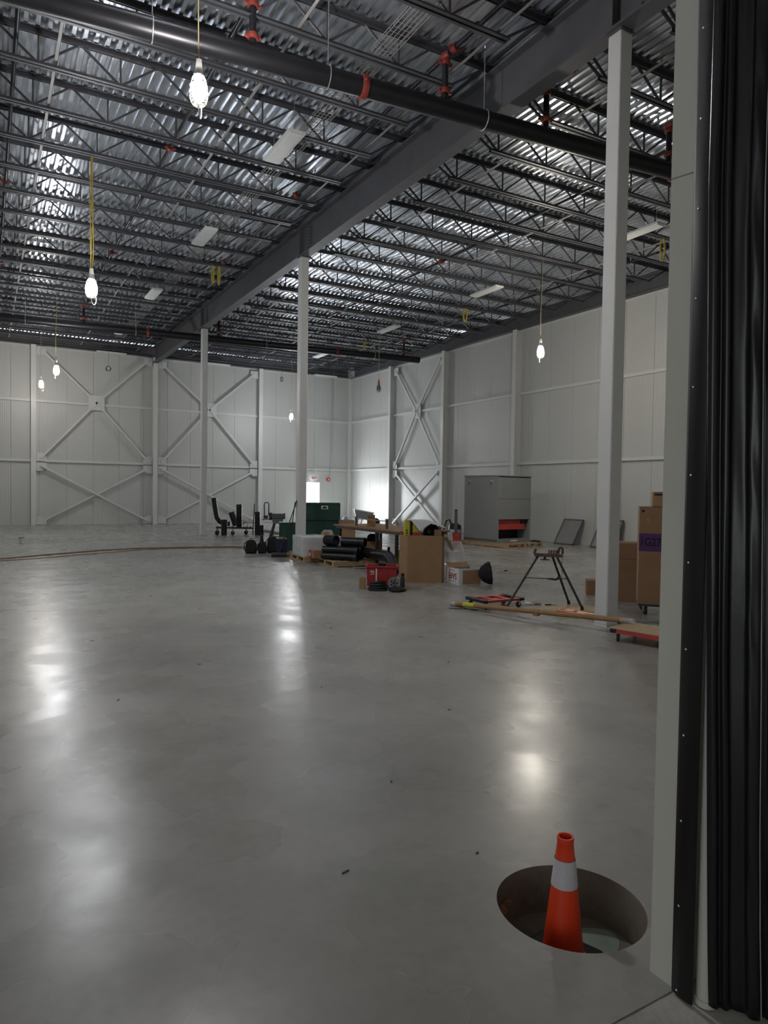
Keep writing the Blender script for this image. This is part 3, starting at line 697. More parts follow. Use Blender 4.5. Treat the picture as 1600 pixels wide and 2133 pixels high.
def caster(t, x, y, r=0.05, yaw_=0.3, zt=0.13):
    c_ = MB().lathe([(0.0,-0.015),(r*0.6,-0.016),(r,-0.012),(r,0.012),(r*0.6,0.016),(0.0,0.015)], 18, (x, y, r), Matrix.Rotation(yaw_, 3, 'Z') @ Matrix.Rotation(math.pi/2, 3, 'X')).build('wheel', M_black, t)
    mb = MB(); q = Matrix.Rotation(yaw_, 3, 'Z')
    for s in (-1, 1): mb.bar(Vector((x, y, r*0.8))+q @ Vector((0, s*0.021, 0)), Vector((x, y, zt-0.01))+q @ Vector((0.015, s*0.021, 0)), 0.03, 0.004, q @ Vector((0,1,0)))
    mb.box((x, y, zt-0.006), (0.06, 0.06, 0.012), yaw_); mb.build('fork', M_galv, c_)

# ---------------------------------------------------------------- far floor: pipe offcuts on a wheeled cart
az = R(-19)
t = thing('pipe_cart', 'low dark wheeled cart carrying black pipe offcuts by the farthest column', 'cart', (7.85, 24.3, 0), az)
for y in (-0.15, 0.15): MB().bar((-0.62, y, 0.26), (0.72, y, 0.24), 0.06, 0.05).build('rail', M_dkmetal, t)
for x in (-0.55, -0.02, 0.6): MB().bar((x, -0.2, 0.29), (x, 0.2, 0.29), 0.06, 0.03).build('cross_bar', M_dkmetal, t)
for x, y in ((-0.58, -0.15), (-0.02, -0.16), (-0.58, 0.16), (0.45, 0.15)): caster(t, x, y, 0.075, 0.5, 0.24)
cx, cy = Vector((math.cos(az), math.sin(az))), Vector((-math.sin(az), math.cos(az)))
def onc(x, y, z): p = Vector((7.85, 24.3))+cx*x+cy*y; return (p.x, p.y, z)
def blackpipe(name, label, p0, p1, r, group=None):
    t = thing(name, label, 'pipe', p0); q = Vector(p1)-Vector(p0)
    MB().pipe((0,0,0), q, r, r*0.88).build('wall', M_blackpipe, t); mb = MB(); ring_ = q.normalized()
    MB().pipe(q*0.9, q*0.97, r*1.04, r*0.99).build('groove_band', M_dkmetal, t)
    return t
t = thing('elbow_pipe', 'tall black pipe with an elbow at its foot lying on the wheeled cart', 'pipe', onc(-0.35, 0, 0.31))
pts = [Vector((0.23,0,0.085)), Vector((0.12,0,0.085)), Vector((0.0,0,0.10)), Vector((-0.15,0,0.17)), Vector((-0.24,0,0.30)), Vector((-0.28,0,0.5)), Vector((-0.36,0,1.02))]
MB().tube([Matrix.Rotation(az, 3, 'Z') @ p for p in pts], 0.085, 16).build('pipe', M_blackpipe, t)
blackpipe('pipe_offcut', 'short black pipe standing on the floor in front of the wheeled cart', onc(-0.32, -0.36, 0.0), onc(-0.32, -0.36, 0.56), 0.105)
blackpipe('pipe_offcut', 'short black pipe leaning on the wheeled cart', onc(0.075, -0.02, 0.335), onc(-0.09, -0.02, 0.82), 0.10)
blackpipe('pipe_offcut', 'upright black pipe standing on the wheeled cart', onc(0.20, 0.20, 0.268), onc(0.19, 0.20, 1.10), 0.10)
blackpipe('pipe_offcut', 'black pipe lying across the wheeled cart with its open end outward', onc(0.43, -0.25, 0.365), onc(0.42, 0.28, 0.365), 0.095)
blackpipe('pipe_offcut', 'tall black pipe standing on the floor at the end of the wheeled cart', onc(0.86, -0.02, 0.0), onc(0.85, -0.02, 0.84), 0.095)
blackpipe('pipe_offcut', 'stubby black pipe standing on the floor beside the tallest offcut', onc(0.98, -0.22, 0.0), onc(0.98, -0.22, 0.36), 0.10)
t = thing('steel_rod', 'thin dark rod leaning upright against the pipe at the cart end', 'rod', onc(0.690, -0.06, 0.0)); MB().tube([(0,0,0),(0.05,-0.017,1.14)], 0.018, 8).build('rod', M_dkmetal, t)
t = thing('long_pipe', 'long grey pipe lying on the floor behind the pipe threading machine', 'pipe', (9.67, 27.0, 0.05)); MB().pipe((0,0,0), (-0.26,-4.1,0), 0.048, 0.042).build('wall', M_grey, t); MB().pipe((-0.25,-3.9,0), (-0.258,-4.05,0), 0.052, 0.046).build('thread', M_dkmetal, t)

# pipe threading machine on its stand
t = thing('pipe_threader', 'grey pipe threading machine with a raised bow handle on splayed legs', 'machine', (7.95, 20.3, 0), R(-21))
mb = MB(); mb.box((0.02, 0, 0.83), (0.36, 0.26, 0.16)); mb.build('motor_body', M_mach, t, 0.03)
mb = MB(); V = [(-0.15,-0.12,0.75),(0.2,-0.12,0.75),(0.2,0.12,0.75),(-0.15,0.12,0.75),(-0.12,-0.14,0.60),(0.17,-0.14,0.60),(0.17,0.14,0.60),(-0.12,0.14,0.60)]
mb.add(V, [(0,1,2,3),(7,6,5,4),(0,4,5,1),(1,5,6,2),(2,6,7,3),(3,7,4,0)]); mb.build('pan', M_mach, t)
MB().lathe([(0.0,-0.05),(0.11,-0.05),(0.12,0),(0.11,0.05),(0.0,0.05)], 18, (-0.19, 0, 0.82), Matrix.Rotation(math.pi/2, 3, 'Y')).build('chuck', M_dkmetal, t)
MB().lathe([(0.0,-0.03),(0.09,-0.03),(0.1,0.03),(0.0,0.03)], 18, (0.23, 0, 0.83), Matrix.Rotation(math.pi/2, 3, 'Y')).build('rear_chuck', M_mach, t)
mb = MB(); mb.box((-0.34, 0, 0.80), (0.14, 0.16, 0.10)); mb.build('die_head', M_dkmetal, t, 0.01)
MB().tube([(-0.38,-0.05,0.84),(-0.39,-0.05,1.18),(-0.37,-0.05,1.25),(-0.28,-0.05,1.255),(-0.25,-0.05,1.22),(-0.25,-0.05,0.84)], 0.017, 8).build('bow_handle', M_dkmetal, t)
for x in (-0.06, 0.04): MB().bar((-0.46, x, 0.72), (-0.12, x, 0.74), 0.022).build('guide_rail', M_dkmetal, t)
for a, b in (((-0.08,-0.1,0.62),(-0.27,-0.32,0.0)), ((-0.05,0.1,0.62),(-0.2,0.34,0.0)), ((0.12,-0.1,0.62),(0.40,-0.28,0.0)), ((0.12,0.1,0.62),(0.36,0.32,0.0))): MB().tube([a, b], 0.028, 8).build('leg', M_dkmetal, t)
MB().bar((-0.2, -0.24, 0.2), (0.3, -0.22, 0.2), 0.02).build('leg_brace', M_dkmetal, t)

# bags, bottle, bin and brooms by the middle column
def bag(name, label, loc, d, rz, strap=True):
    t = thing(name, label, 'bag', loc, rz); x, y, h = d; mb = MB()
    prof = [(0.0, 0.0), (0.92, 0.0), (1.0, 0.12), (1.0, 0.45), (0.9, 0.75), (0.62, 0.95), (0.3, 1.0), (0.0, 1.0)]
    n = 20; V = []
    for r_, z_ in prof:
        for k in range(n):
            a = 2*math.pi*k/n; c_, s_ = math.cos(a), math.sin(a)
            sx = math.copysign(abs(c_)**0.6, c_); sy = math.copysign(abs(s_)**0.6, s_)
            V.append((x/2*r_*sx, y/2*r_*sy, h*z_))
    mb.add(V, [(i*n+k, i*n+(k+1) % n, (i+1)*n+(k+1) % n, (i+1)*n+k) for i in range(len(prof)-1) for k in range(n)], True); mb.build('body', M_cloth, t)
    b2 = MB(); b2.box((0, -y/2-0.012, h*0.3), (x*0.7, 0.05, h*0.4)); b2.build('front_pocket', M_cloth, t, 0.02)
    if strap:
        MB().tube([(-x*0.12,0,h*0.97),(-x*0.1,0,h*1.08),(x*0.08,0,h*1.08),(x*0.1,0,h*0.97)], 0.011, 6).build('grab_loop', M_black, t)
        MB().tube([(-x*0.3,y*0.2,h*0.92),(-x*0.58,0,h*0.7),(-x*0.58,0,h*0.3),(-x*0.4,0,h*0.05)], 0.014, 6).build('strap', M_black, t)
    return t
bag('backpack', 'black backpack standing alone beside the other bags on the floor', (5.98, 17.05, 0), (0.30, 0.2, 0.35), R(-20))
bag('tool_bag', 'small black bag with a blue bottle behind it', (6.25, 16.95, 0), (0.22, 0.18, 0.31), R(-35))
bag('tool_bag', 'bulging tall black bag between the small bag and the blue bin', (6.55, 17.0, 0), (0.30, 0.26, 0.43), R(-20))
t = thing('water_bottle', 'dark blue water bottle standing behind the small black bag', 'bottle', (6.34, 17.25, 0))
MB().lathe([(0.0,0),(0.05,0.0),(0.052,0.02),(0.052,0.32),(0.035,0.38),(0.035,0.40)], 16).build('body', M_blue, t); MB().lathe([(0.04,0.39),(0.04,0.44),(0.0,0.445)], 16).build('cap', M_black, t)
t = thing('waste_bin', 'dark blue plastic bin holding scraps and broom handles', 'bin', (6.47, 16.12, 0))
MB().lathe([(0.0,0.01),(0.13,0.0),(0.165,0.42),(0.175,0.43),(0.158,0.42),(0.125,0.02),(0.0,0.02)], 24).build('tub', M_blue, t)
mb = MB(); mb.lathe([(0.152,0.38),(0.12,0.44),(0.05,0.47),(0.0,0.46)], 12, mod=lambda a, z: 1+0.12*math.sin(3*a)); mb.build('scraps', M_carddk, t)
t = thing('push_broom', 'push broom with its long handle leaning on the middle column', 'broom', (6.26, 15.82, 0), R(-24))
MB().box((0, 0, 0.085), (0.37, 0.07, 0.05)).build('head', M_castiron, t, 0.008); MB().box((0, 0, 0.032), (0.36, 0.075, 0.064)).build('bristles', M_black, t)
MB().tube([(0.0, 0, 0.10), (0.425, 0.01, 1.40)], 0.013, 8).build('handle', M_dkmetal, t)
t = thing('mop', 'mop with a dark handle leaning on the middle column beside the broom', 'mop', (6.52, 15.86, 0), R(-24))
MB().tube([(0.0, 0, 0.08), (0.16, -0.1, 1.36)], 0.012, 8).build('handle', M_dkmetal, t); MB().lathe([(0.0,0.0),(0.07,0.0),(0.08,0.05),(0.03,0.12),(0.0,0.12)], 12).build('head', M_carddk, t)
t = thing('tool_chest', 'tall narrow dark green chest half hidden by the middle column', 'chest', (7.28, 17.65, 0), R(-22))
MB().box((0, 0, 0.36), (0.55, 0.45, 0.72)).build('body', M_green, t, 0.012); MB().box((0, 0, 0.745), (0.57, 0.47, 0.05)).build('lid', M_green, t, 0.012)
MB().box((0, -0.235, 0.6), (0.1, 0.02, 0.06)).build('latch', M_dkmetal, t)

# green gang box
t = thing('gang_box', 'large dark green steel job box with a white badge on its lid', 'chest', (9.75, 20.75, 0), R(-24))
MB().box((0, 0, 0.37), (1.12, 0.76, 0.62)).build('body', M_green, t, 0.012)
mb = MB(); pr = [(-0.39,0.68),(-0.39,1.14),(-0.33,1.25),(0.39,1.25),(0.39,0.68)]
V = [(-0.565, y, z) for y, z in pr]+[(0.565, y, z) for y, z in pr]; mb.add(V, [(4,3,2,1,0),(5,6,7,8,9)]+[(i, (i+1) % 5, 5+(i+1) % 5, 5+i) for i in range(5)]); lid = mb.build('lid', M_green, t, 0.01)
MB().box((0, -0.405, 0.68), (1.13, 0.03, 0.015)).build('lid_lip', M_black, lid)
bd = MB().box((0.05, -0.396, 1.10), (0.22, 0.01, 0.11)).build('badge', M_exit, t, 0.003)
MB().lathe([(0.0, 0.0), (0.085, 0.0)], 24, (0.05, -0.4015, 1.09), Matrix.Rotation(-math.pi/2, 3, 'X') @ Matrix.Diagonal((1, 0.32, 1)).to_3x3()).build('badge_mark', M_ink, bd)
mb = MB(); mb.add([(0.0,-0.402,1.115),(0.10,-0.402,1.115),(0.05,-0.402,1.145)], [(0,1,2)]); mb.build('badge_mark', M_ink, bd)
for s in (-1, 1): MB().box((s*0.45, 0, 0.035), (0.12, 0.7, 0.07)).build('skid', M_green, t)
for s in (-1, 1): MB().bar((s*0.575, -0.12, 0.42), (s*0.575, 0.12, 0.42), 0.03).build('side_handle', M_dkmetal, t)

# pallets, wrapped load and black pipe bundle
pallet('wooden pallet under the shrink-wrapped load', (6.85, 14.86, 0), 1.02, 1.0, R(-4)+math.pi/2)
pallet('wooden pallet under the stacked black pipes', (7.02, 13.72, 0), 1.05, 1.0, R(-4)+math.pi/2)
pallet('small wooden pallet under the work bench', (8.15, 14.35, 0), 0.8, 0.75, R(3))
PT = 0.126
t = thing('wrapped_load', 'shrink-wrapped white block of goods on a pallet before the middle column', 'package', (6.86, 14.92, PT), R(-6))
core = MB(); 
for k in range(3):
    for j in range(2): MB().box((-0.24+0.48*j, 0, 0.07+0.145*k), (0.45, 0.80, 0.14)).build('inner_carton', [M_paper, M_exit][(k+j) % 2], t)
from mathutils import noise as nz
mb = MB(); n = 48; V = []; zs = [0.004, 0.06, 0.14, 0.22, 0.30, 0.38, 0.43, 0.455]
for z in zs:
    for k in range(n):
        a = 2*math.pi*k/n; c_, s_ = math.cos(a), math.sin(a); q = 1/max(abs(c_)/0.485, abs(s_)/0.42)
        q *= 1+0.018*nz.noise(Vector((c_*6, s_*6, z*14))); V.append((q*c_, q*s_, z+0.012*nz.noise(Vector((c_*3, s_*3, 9)))*(z > 0.4)))
mb.add(V, [(i*n+k, i*n+(k+1) % n, (i+1)*n+(k+1) % n, (i+1)*n+k) for i in range(len(zs)-1) for k in range(n)], True); mb.build('stretch_wrap', M_wrap, t)
carton('small_carton', 'small carton and crumpled plastic on top of the shrink-wrapped load', (7.05, 14.85, PT+0.462), (0.17, 0.12, 0.07), R(20), M_card)
t = thing('plastic_scrap', 'crumpled clear plastic scrap on top of the shrink-wrapped load', 'plastic', (7.2, 15.02, PT+0.462), 0.3)
MB().lathe([(0.13,0.0),(0.15,0.03),(0.10,0.11),(0.0,0.12)], 14, mod=lambda a, z: 1+0.2*math.sin(3*a+z*20)).build('sheet', M_bag, t)
t = carton('red_carton', 'small red and brown carton on the pallet edge', (6.50, 14.22, PT), (0.20, 0.32, 0.17), R(-4), M_card, tape=False)
MB().box((-0.1015, 0.05, 0.085), (0.004, 0.20, 0.165)).build('red_print', M_crate, t)
mb = MB()
for a, b in (((0.10,0.13),(0.08,0.04)), ((0.08,0.04),(0.055,0.10)), ((0.055,0.10),(0.03,0.04)), ((0.03,0.04),(0.005,0.13))): mb.bar((-0.1045, a[0], a[1]), (-0.1045, b[0], b[1]), 0.014, 0.002, (1,0,0))
mb.build('white_print', M_exit, t)
def bundle_pipe(label, c, L, r, yaw_, pitch=0.0):
    d = Vector((math.cos(yaw_)*math.cos(pitch), math.sin(yaw_)*math.cos(pitch), math.sin(pitch)))
    return blackpipe('stacked_pipe', label, Vector(c)-d*L/2, Vector(c)+d*L/2, r)
ya = R(-52)
du = Vector((math.cos(ya), math.sin(ya), 0)); dv = Vector((-du.y, du.x, 0)); c0 = Vector((6.98, 13.72, PT))
rows = [(-0.30, 0.078, 'black pipe lying at the outer side of the bottom row on the pallet'), (-0.14, 0.078, 'black pipe second from the outer side in the bottom row on the pallet'),
        (0.02, 0.078, 'black pipe third from the outer side in the bottom row on the pallet'), (0.18, 0.078, 'black pipe at the inner side of the bottom row on the pallet'),
        (-0.22, 0.214, 'black pipe at the outer side of the middle row of the pipe stack'), (-0.06, 0.214, 'black pipe in the centre of the middle row of the pipe stack'),
        (0.10, 0.214, 'black pipe at the inner side of the middle row of the pipe stack')]
for i, (v_, z_, lb) in enumerate(rows): bundle_pipe(lb, c0+dv*v_+du*random.uniform(-0.04, 0.04)+Vector((0,0,z_)), 0.86, 0.078, ya+random.uniform(-0.02, 0.02))
bundle_pipe('thick black pipe lying on top of the stack with its open end facing out', c0+dv*0.02+du*0.23+Vector((0,0,0.386)), 0.56, 0.11, ya)
bundle_pipe('short black pipe on top of the stack with its round end toward the doorway', c0+dv*-0.10+du*-0.27+Vector((0,0,0.412)), 0.30, 0.12, R(-68))
t = thing('elbow_duct', 'long bent black duct sloping from the pipe stack to the floor behind the red tub', 'duct', (7.62, 13.2, 0))
MB().tube([(-0.26,0.15,0.28),(-0.23,-0.10,0.27),(-0.23,-0.45,0.28),(-0.30,-0.85,0.29),(-0.47,-1.30,0.24),(-0.64,-1.65,0.14),(-0.74,-1.85,0.09)], [0.12,0.12,0.12,0.12,0.11,0.10,0.085], 16).build('tube', M_blackpipe, t)
MB().tube([(-0.31,-0.88,0.40),(-0.31,-0.90,0.49)], 0.03, 10).build('spigot', M_blackpipe, t)
for k in range(5):
    t = thing('metal_strip', 'thin bright metal strip lying among others beside the pipe pallet', 'strip', (7.12+0.03*k, 12.72-0.03*k, 0.001+0.0062*k), R(-48+4*k), 'metal strips beside the pipe pallet'); MB().box((0,0,0.003), (0.85,0.03,0.006)).build('strip', M_galv, t)
# cartons behind
carton('carton', 'brown carton standing before the end of the gang box', (9.95, 19.35, 0), (0.50, 0.45, 0.42), R(-25), M_card)
carton('carton', 'brown carton on top of the one before the gang box end', (9.93, 19.36, 0.427), (0.40, 0.36, 0.30), R(-10), M_card)
t = carton('carton', 'open tan carton with a black bag in it under the work bench', (8.05, 14.32, PT), (0.42, 0.34, 0.34), R(-22), M_card, op=True)
t = thing('cloth_bag', 'black cloth bag stuffed in the open tan carton', 'bag', (8.05, 14.32, PT+0.02), R(-22))
MB().lathe([(0.12,0.0),(0.145,0.25),(0.14,0.40),(0.10,0.47),(0.04,0.49),(0.0,0.49)], 16, mod=lambda a, z: 1+0.06*math.sin(4*a)).build('body', M_cloth, t); MB().tube([(-0.06,0,0.48),(-0.04,0,0.55),(0.05,0,0.55),(0.07,0,0.48)], 0.008, 6).build('handle', M_black, t)
carton('yellow_carton', 'small yellow box on the floor under the work bench', (8.32, 13.42, 0), (0.22, 0.2, 0.30), R(-30), M_ylbox)
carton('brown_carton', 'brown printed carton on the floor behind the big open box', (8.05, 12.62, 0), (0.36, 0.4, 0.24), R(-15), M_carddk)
carton('brown_carton', 'brown printed carton topping the one behind the big open box', (8.05, 12.62, 0.247), (0.34, 0.38, 0.20), R(-18), M_cardred)

# work bench
t = thing('work_bench', 'long work bench with plywood top on dark steel legs, cluttered below', 'bench', (8.2, 13.85, 0))
for i in range(4): MB().box((-0.49+0.327*i, 0, 0.80), (0.318, 3.15, 0.035)).build('top_plank', M_bench, t)
for x in (-0.60, 0.60): MB().bar((x, -1.5, 0.755), (x, 1.5, 0.755), 0.05, 0.05).build('rail', M_rack, t)
for y in (-1.35, -0.5, 1.35):
    MB().bar((-0.60, y, 0.755), (0.60, y, 0.755), 0.05, 0.05).build('cross_rail', M_rack, t)
    for x in (-0.58, 0.58): MB().bar((x, y, 0), (x, y, 0.755), 0.06).build('leg', M_dkmetal, t)
for y in (-0.7, 0.75): MB().bar((-0.45, y, 0.81), (-0.45, y, 1.04), 0.05).build('stop_post', M_rack, t)
MB().bar((-0.45, -0.7, 0.99), (-0.45, 0.75, 0.99), 0.018).build('guide_bar', M_galv, t)
carton('kraft_carton', 'small kraft box standing on the work bench', (7.915, 14.15, 0.819), (0.18, 0.18, 0.20), R(-20), M_card)
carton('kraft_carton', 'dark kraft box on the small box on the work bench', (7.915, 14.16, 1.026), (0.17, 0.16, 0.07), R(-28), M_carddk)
for i, (x, y, lb) in enumerate(((8.62, 12.75, 'dark folded tarp lying on the bench end beside the big open box'),)):
    t = thing('folded_tarp', lb, 'tarp', (x, y, 0.819), R(-20)); MB().lathe([(0.26,0.0),(0.28,0.03),(0.25,0.07),(0.0,0.085)], 16, mod=lambda a, z: 1+0.2*math.sin(2*a)).build('cloth', M_dkmetal, t)

# big open carton with its contents
bc = Vector((7.09, 10.72, 0)); brz = R(-33.5)
t = thing('gaylord_carton', 'tall open kraft carton with chamfered corners full of packing scraps', 'box', bc, brz)
hw, hd, ch, hh = 0.415, 0.36, 0.15, 0.86
oc = [(-hw+ch,-hd),(hw-ch*0.35,-hd),(hw,-hd+ch*0.9),(hw,hd-ch),(hw-ch,hd),(-hw+ch,hd),(-hw,hd-ch),(-hw,-hd+ch)]
for i in range(8):
    a, b = Vector(oc[i]), Vector(oc[(i+1) % 8]); nrm = Vector(((b-a).y, -(b-a).x)).normalized()*-0.012
    MB().prism([a, b, b+nrm, a+nrm][::1], 0.0, hh).build('side', M_card, t)
MB().prism([(x*0.95, y*0.95) for x, y in oc], 0.004, 0.016).build('bottom', M_card, t)
MB().box((0.21, 0.30, hh+0.05), (0.30, 0.012, 0.16), 0, Matrix.Rotation(-0.25, 3, 'X')).build('flap', M_carddk, t); MB().box((0.36, 0.1, hh+0.02), (0.012, 0.30, 0.12), 0, Matrix.Rotation(0.3, 3, 'Y')).build('flap', M_card, t)
def inb(x, y, z): p = Matrix.Rotation(brz, 3, 'Z') @ Vector((x, y, z))+bc; return (p.x, p.y, p.z)
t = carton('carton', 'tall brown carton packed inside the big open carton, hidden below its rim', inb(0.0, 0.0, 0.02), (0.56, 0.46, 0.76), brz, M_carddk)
t = carton('yellow_carton', 'yellow and black box sticking out of the big open carton', inb(-0.20, -0.08, 0.79), (0.27, 0.22, 0.33), brz+R(8), M_ylbox)
MB().box((-0.02, -0.113, 0.17), (0.05, 0.004, 0.28)).build('black_stripe', M_ink, t)
mb = MB()
for k in range(3): mb.box((-0.10, -0.113, 0.06+0.045*k), (0.035, 0.004, 0.02))
mb.build('print', M_ink, t)
carton('red_carton', 'small red box peeking over the rim of the big open carton', inb(-0.09, -0.26, 0.79), (0.17, 0.10, 0.12), brz, M_crate)
t = thing('black_sack', 'black plastic sack bulging from the big open carton', 'sack', inb(0.155, 0.085, 0.79), brz)
MB().lathe([(0.13,0.0),(0.17,0.08),(0.16,0.17),(0.10,0.25),(0.0,0.27)], 18, mod=lambda a, z: 1+0.10*math.sin(3*a+z*9)).build('body', M_vinyl, t); MB().tube([(0.0,0,0.26),(0.02,0,0.29),(0.05,0.01,0.29)], 0.015, 6).build('knot', M_vinyl, t)
carton('carton', 'torn brown carton piece standing in the big open carton', inb(0.285, -0.195, 0.79), (0.12, 0.10, 0.17), brz+R(12), M_card)
t = thing('paper_sheet', 'large curled white paper sheet draped over the big open carton', 'paper', inb(0.03, -0.05, hh), brz)
mb = MB(); nu, nv = 24, 10; V = []
for j in range(nv+1):
    for i in range(nu+1):
        u_, v_ = i/nu, j/nv
        x_ = -0.30+0.70*u_
        z_ = 1.134-hh-0.14*(max(0, u_-0.45)/0.55)**1.5
        k_ = u_-0.33; dr_ = max(0, 1-(k_/0.34 if k_ > 0 else -k_/0.24))
        if v_ < 0.4: q_ = 1-v_/0.4; y_ = -0.178-(0.012+0.05*dr_)*q_; z_ -= 0.212*dr_*q_+0.004*q_
        else: y_ = -0.178+0.43*(v_-0.4)/0.6
        V.append((x_, y_, z_))
mb.add(V, [(j*(nu+1)+i, j*(nu+1)+i+1, (j+1)*(nu+1)+i+1, (j+1)*(nu+1)+i) for j in range(nv) for i in range(nu)], True)
o = mb.build('sheet', M_paper, t); o.modifiers.remove(o.modifiers['es']); sd_ = o.modifiers.new('solid', 'SOLIDIFY'); sd_.thickness = 0.003

# red tub with wheels, small things in front of it
t = thing('rolling_tub', 'red plastic rolling tub with a grey wheel on its side', 'tub', (5.95, 10.24, 0), R(-31))
def tub(x, y, h, z0, tp):
    V = []
    for z, s in ((z0, 1-tp), (h, 1)):
        for a, b in ((-1,-1),(1,-1),(1,1),(-1,1)): V.append((a*x/2*s, b*y/2*s, z))
    for z, s in ((h, 1), (z0+0.02, 1-tp)):
        for a, b in ((-1,-1),(1,-1),(1,1),(-1,1)): V.append((a*(x/2*s-0.012), b*(y/2*s-0.012), z))
    Fc = [(3,2,1,0)]
    for k in range(3):
        for i in range(4): Fc.append((k*4+i, k*4+(i+1) % 4, k*4+4+(i+1) % 4, k*4+4+i))
    Fc.append((12,13,14,15)); return MB().add(V, Fc)
tub(0.52, 0.40, 0.37, 0.04, 0.06).build('tub', M_crate, t, 0.008)
rim = MB()
for a, b in (((-0.27,-0.21),(0.27,-0.21)),((0.27,-0.21),(0.27,0.21)),((0.27,0.21),(-0.27,0.21)),((-0.27,0.21),(-0.27,-0.21))): rim.bar((*a, 0.368), (*b, 0.368), 0.03, 0.025)
rim.build('rim', M_crate, t, 0.004)
for x in (-0.09, 0.12): MB().box((x, -0.2, 0.2), (0.022, 0.012, 0.28)).build('rib', M_exit if x < 0 else M_crate, t)
mb = MB(); lx, lz = -0.17, 0.26
for a, b in (((0,0.02),(0.03,0.05)),((0.03,0.05),(0.03,0.0)),((0.03,0.0),(0.06,0.04)),((0.06,0.04),(0.07,-0.01)),((0.0,-0.02),(0.07,-0.02))): mb.bar((lx-0.03+a[0], -0.2015, lz+a[1]), (lx-0.03+b[0], -0.2015, lz+b[1]), 0.010, 0.004, (0,1,0))
mb.build('white_mark', M_exit, t)
for s in (1,):
    wl = MB().lathe([(0.0,-0.02),(0.03,-0.025),(0.075,-0.018),(0.1,-0.025),(0.104,0.0),(0.1,0.025),(0.075,0.018),(0.03,0.025),(0.0,0.02)], 28, (0.21, -0.245, 0.104), Matrix.Rotation(math.pi/2, 3, 'X')).build('wheel', M_grey, t)
    MB().lathe([(0.0,0.0),(0.07,-0.002),(0.072,0.0)], 20, (0.21, -0.27, 0.104), Matrix.Rotation(math.pi/2, 3, 'X'), mod=lambda a, z: 0.8+0.2*math.cos(5*a)).build('hub', M_dkmetal, wl)
    MB().bar((0.21, -0.24, 0.104), (0.21, -0.1, 0.104), 0.03).build('axle', M_dkmetal, wl)
MB().box((0.0, 0.15, 0.36), (0.13, 0.05, 0.07)).build('handle_grip', M_black, t)
for sx in (-1, 1): MB().box((sx*0.19, 0.14, 0.022), (0.05, 0.05, 0.044)).build('foot', M_black, t)
MB().box((-0.19, -0.14, 0.022), (0.05, 0.05, 0.044)).build('foot', M_black, t)
carton('narrow_carton', 'small upright kraft carton leaning at the red tub', (5.53, 10.16, 0), (0.11, 0.10, 0.19), R(-31), M_card)
t = thing('hose_bag', 'coil of thick black hose dropped before the red tub', 'hose', (5.68, 9.90, 0), R(-20))
for k in range(4): MB().tube([((0.145-0.012*k)*math.cos(a), (0.09-0.006*k)*math.sin(a), 0.027+0.036*k+0.012*math.sin(a+k)) for a in [2*math.pi*i/24 for i in range(24)]], 0.026, 8, closed=True).build('loop', M_black, t)
t = thing('cloth_bundle', 'crumpled black cloth on the floor beside the hose coil', 'cloth', (5.91, 9.67, 0), R(-25))
MB().lathe([(0.13,0.0),(0.14,0.03),(0.09,0.07),(0.0,0.085)], 16, mod=lambda a, z: 1+0.18*math.sin(3*a+1)+0.08*math.sin(7*a)).build('cloth', M_cloth, t)
t = thing('flask', 'slim black drinking flask standing beside the red tub', 'bottle', (6.10, 9.80, 0))
MB().lathe([(0.0,0),(0.037,0),(0.039,0.01),(0.039,0.19),(0.024,0.22),(0.024,0.235)], 18).build('body', M_dkmetal, t); MB().lathe([(0.028,0.23),(0.030,0.275),(0.0,0.28)], 18).build('cap', M_black, t)

# wrapped bin, white carton, umbrella
t = thing('clear_bag', 'clear plastic bag of scraps standing behind the white carton', 'bag', (9.35, 12.85, 0), R(-36))
MB().lathe([(0.0,0.0),(0.23,0.0),(0.26,0.1),(0.25,0.35),(0.22,0.5),(0.20,0.53)], 20, mod=lambda a, z: 1+0.05*math.sin(4*a+z*8)).build('bag', M_bag, t)
mb = MB(); mb.box((0,0,0.16), (0.30,0.28,0.30), 0.4); mb.build('scraps', M_paper, t); MB().box((-0.08, 0.02, 0.46), (0.08, 0.10, 0.36), 0, Matrix.Rotation(-0.5, 3, 'Y')).build('board_scrap', M_tube, t)
t = carton('white_carton', 'open white and kraft carton lying upside down with red lettering', (7.57, 10.06, 0), (0.46, 0.52, 0.29), R(-8), M_paper, op=True)
MB().box((0.02, -0.263, 0.14), (0.36, 0.006, 0.25)).build('kraft_patch', M_card, t)
MB().box((-0.2325, -0.0, 0.155), (0.004, 0.42, 0.24)).build('printed_panel', M_exit, t)
text_part('SAFE', 0.15, M_redink, t, (-0.2355, -0.02, 0.15), (0,1,0), (0,0,-1))
mb = MB()
for k in range(2): mb.box((-0.2355, 0.0, 0.055+0.19*k), (0.002, 0.3-0.08*k, 0.008))
mb.build('small_print', M_redink, t)
for z in (0.285,): MB().box((0.0, 0.22, z+0.03), (0.44, 0.16, 0.01), 0, Matrix.Rotation(0.5, 3, 'X')).build('flap', M_card, t)
t = thing('umbrella', 'black umbrella half open, resting on the floor against the white carton', 'umbrella', (7.715, 9.62, 0.213), R(-30))
Mx = Matrix.Rotation(math.pi/2-0.12, 3, 'Y')
MB().lathe([(0.0,-0.10),(0.06,-0.085),(0.14,-0.03),(0.19,0.06),(0.205,0.12),(0.195,0.12),(0.17,0.05),(0.10,-0.02),(0.0,-0.06)], 48, (-0.02, 0, 0), Mx, mod=lambda a, z: 1+(0.06*abs(math.sin(4*a))-0.03)*(1 if z > 0 else 0.4)).build('canopy', M_cloth, t)
MB().tube([(-0.05,0,0.0),(0.36,0,0.06)], 0.008, 8).build('shaft', M_galv, t)
MB().tube([(0.34,0,0.057),(0.40,0,0.066)], 0.013, 8).build('handle', M_dkmetal, t)
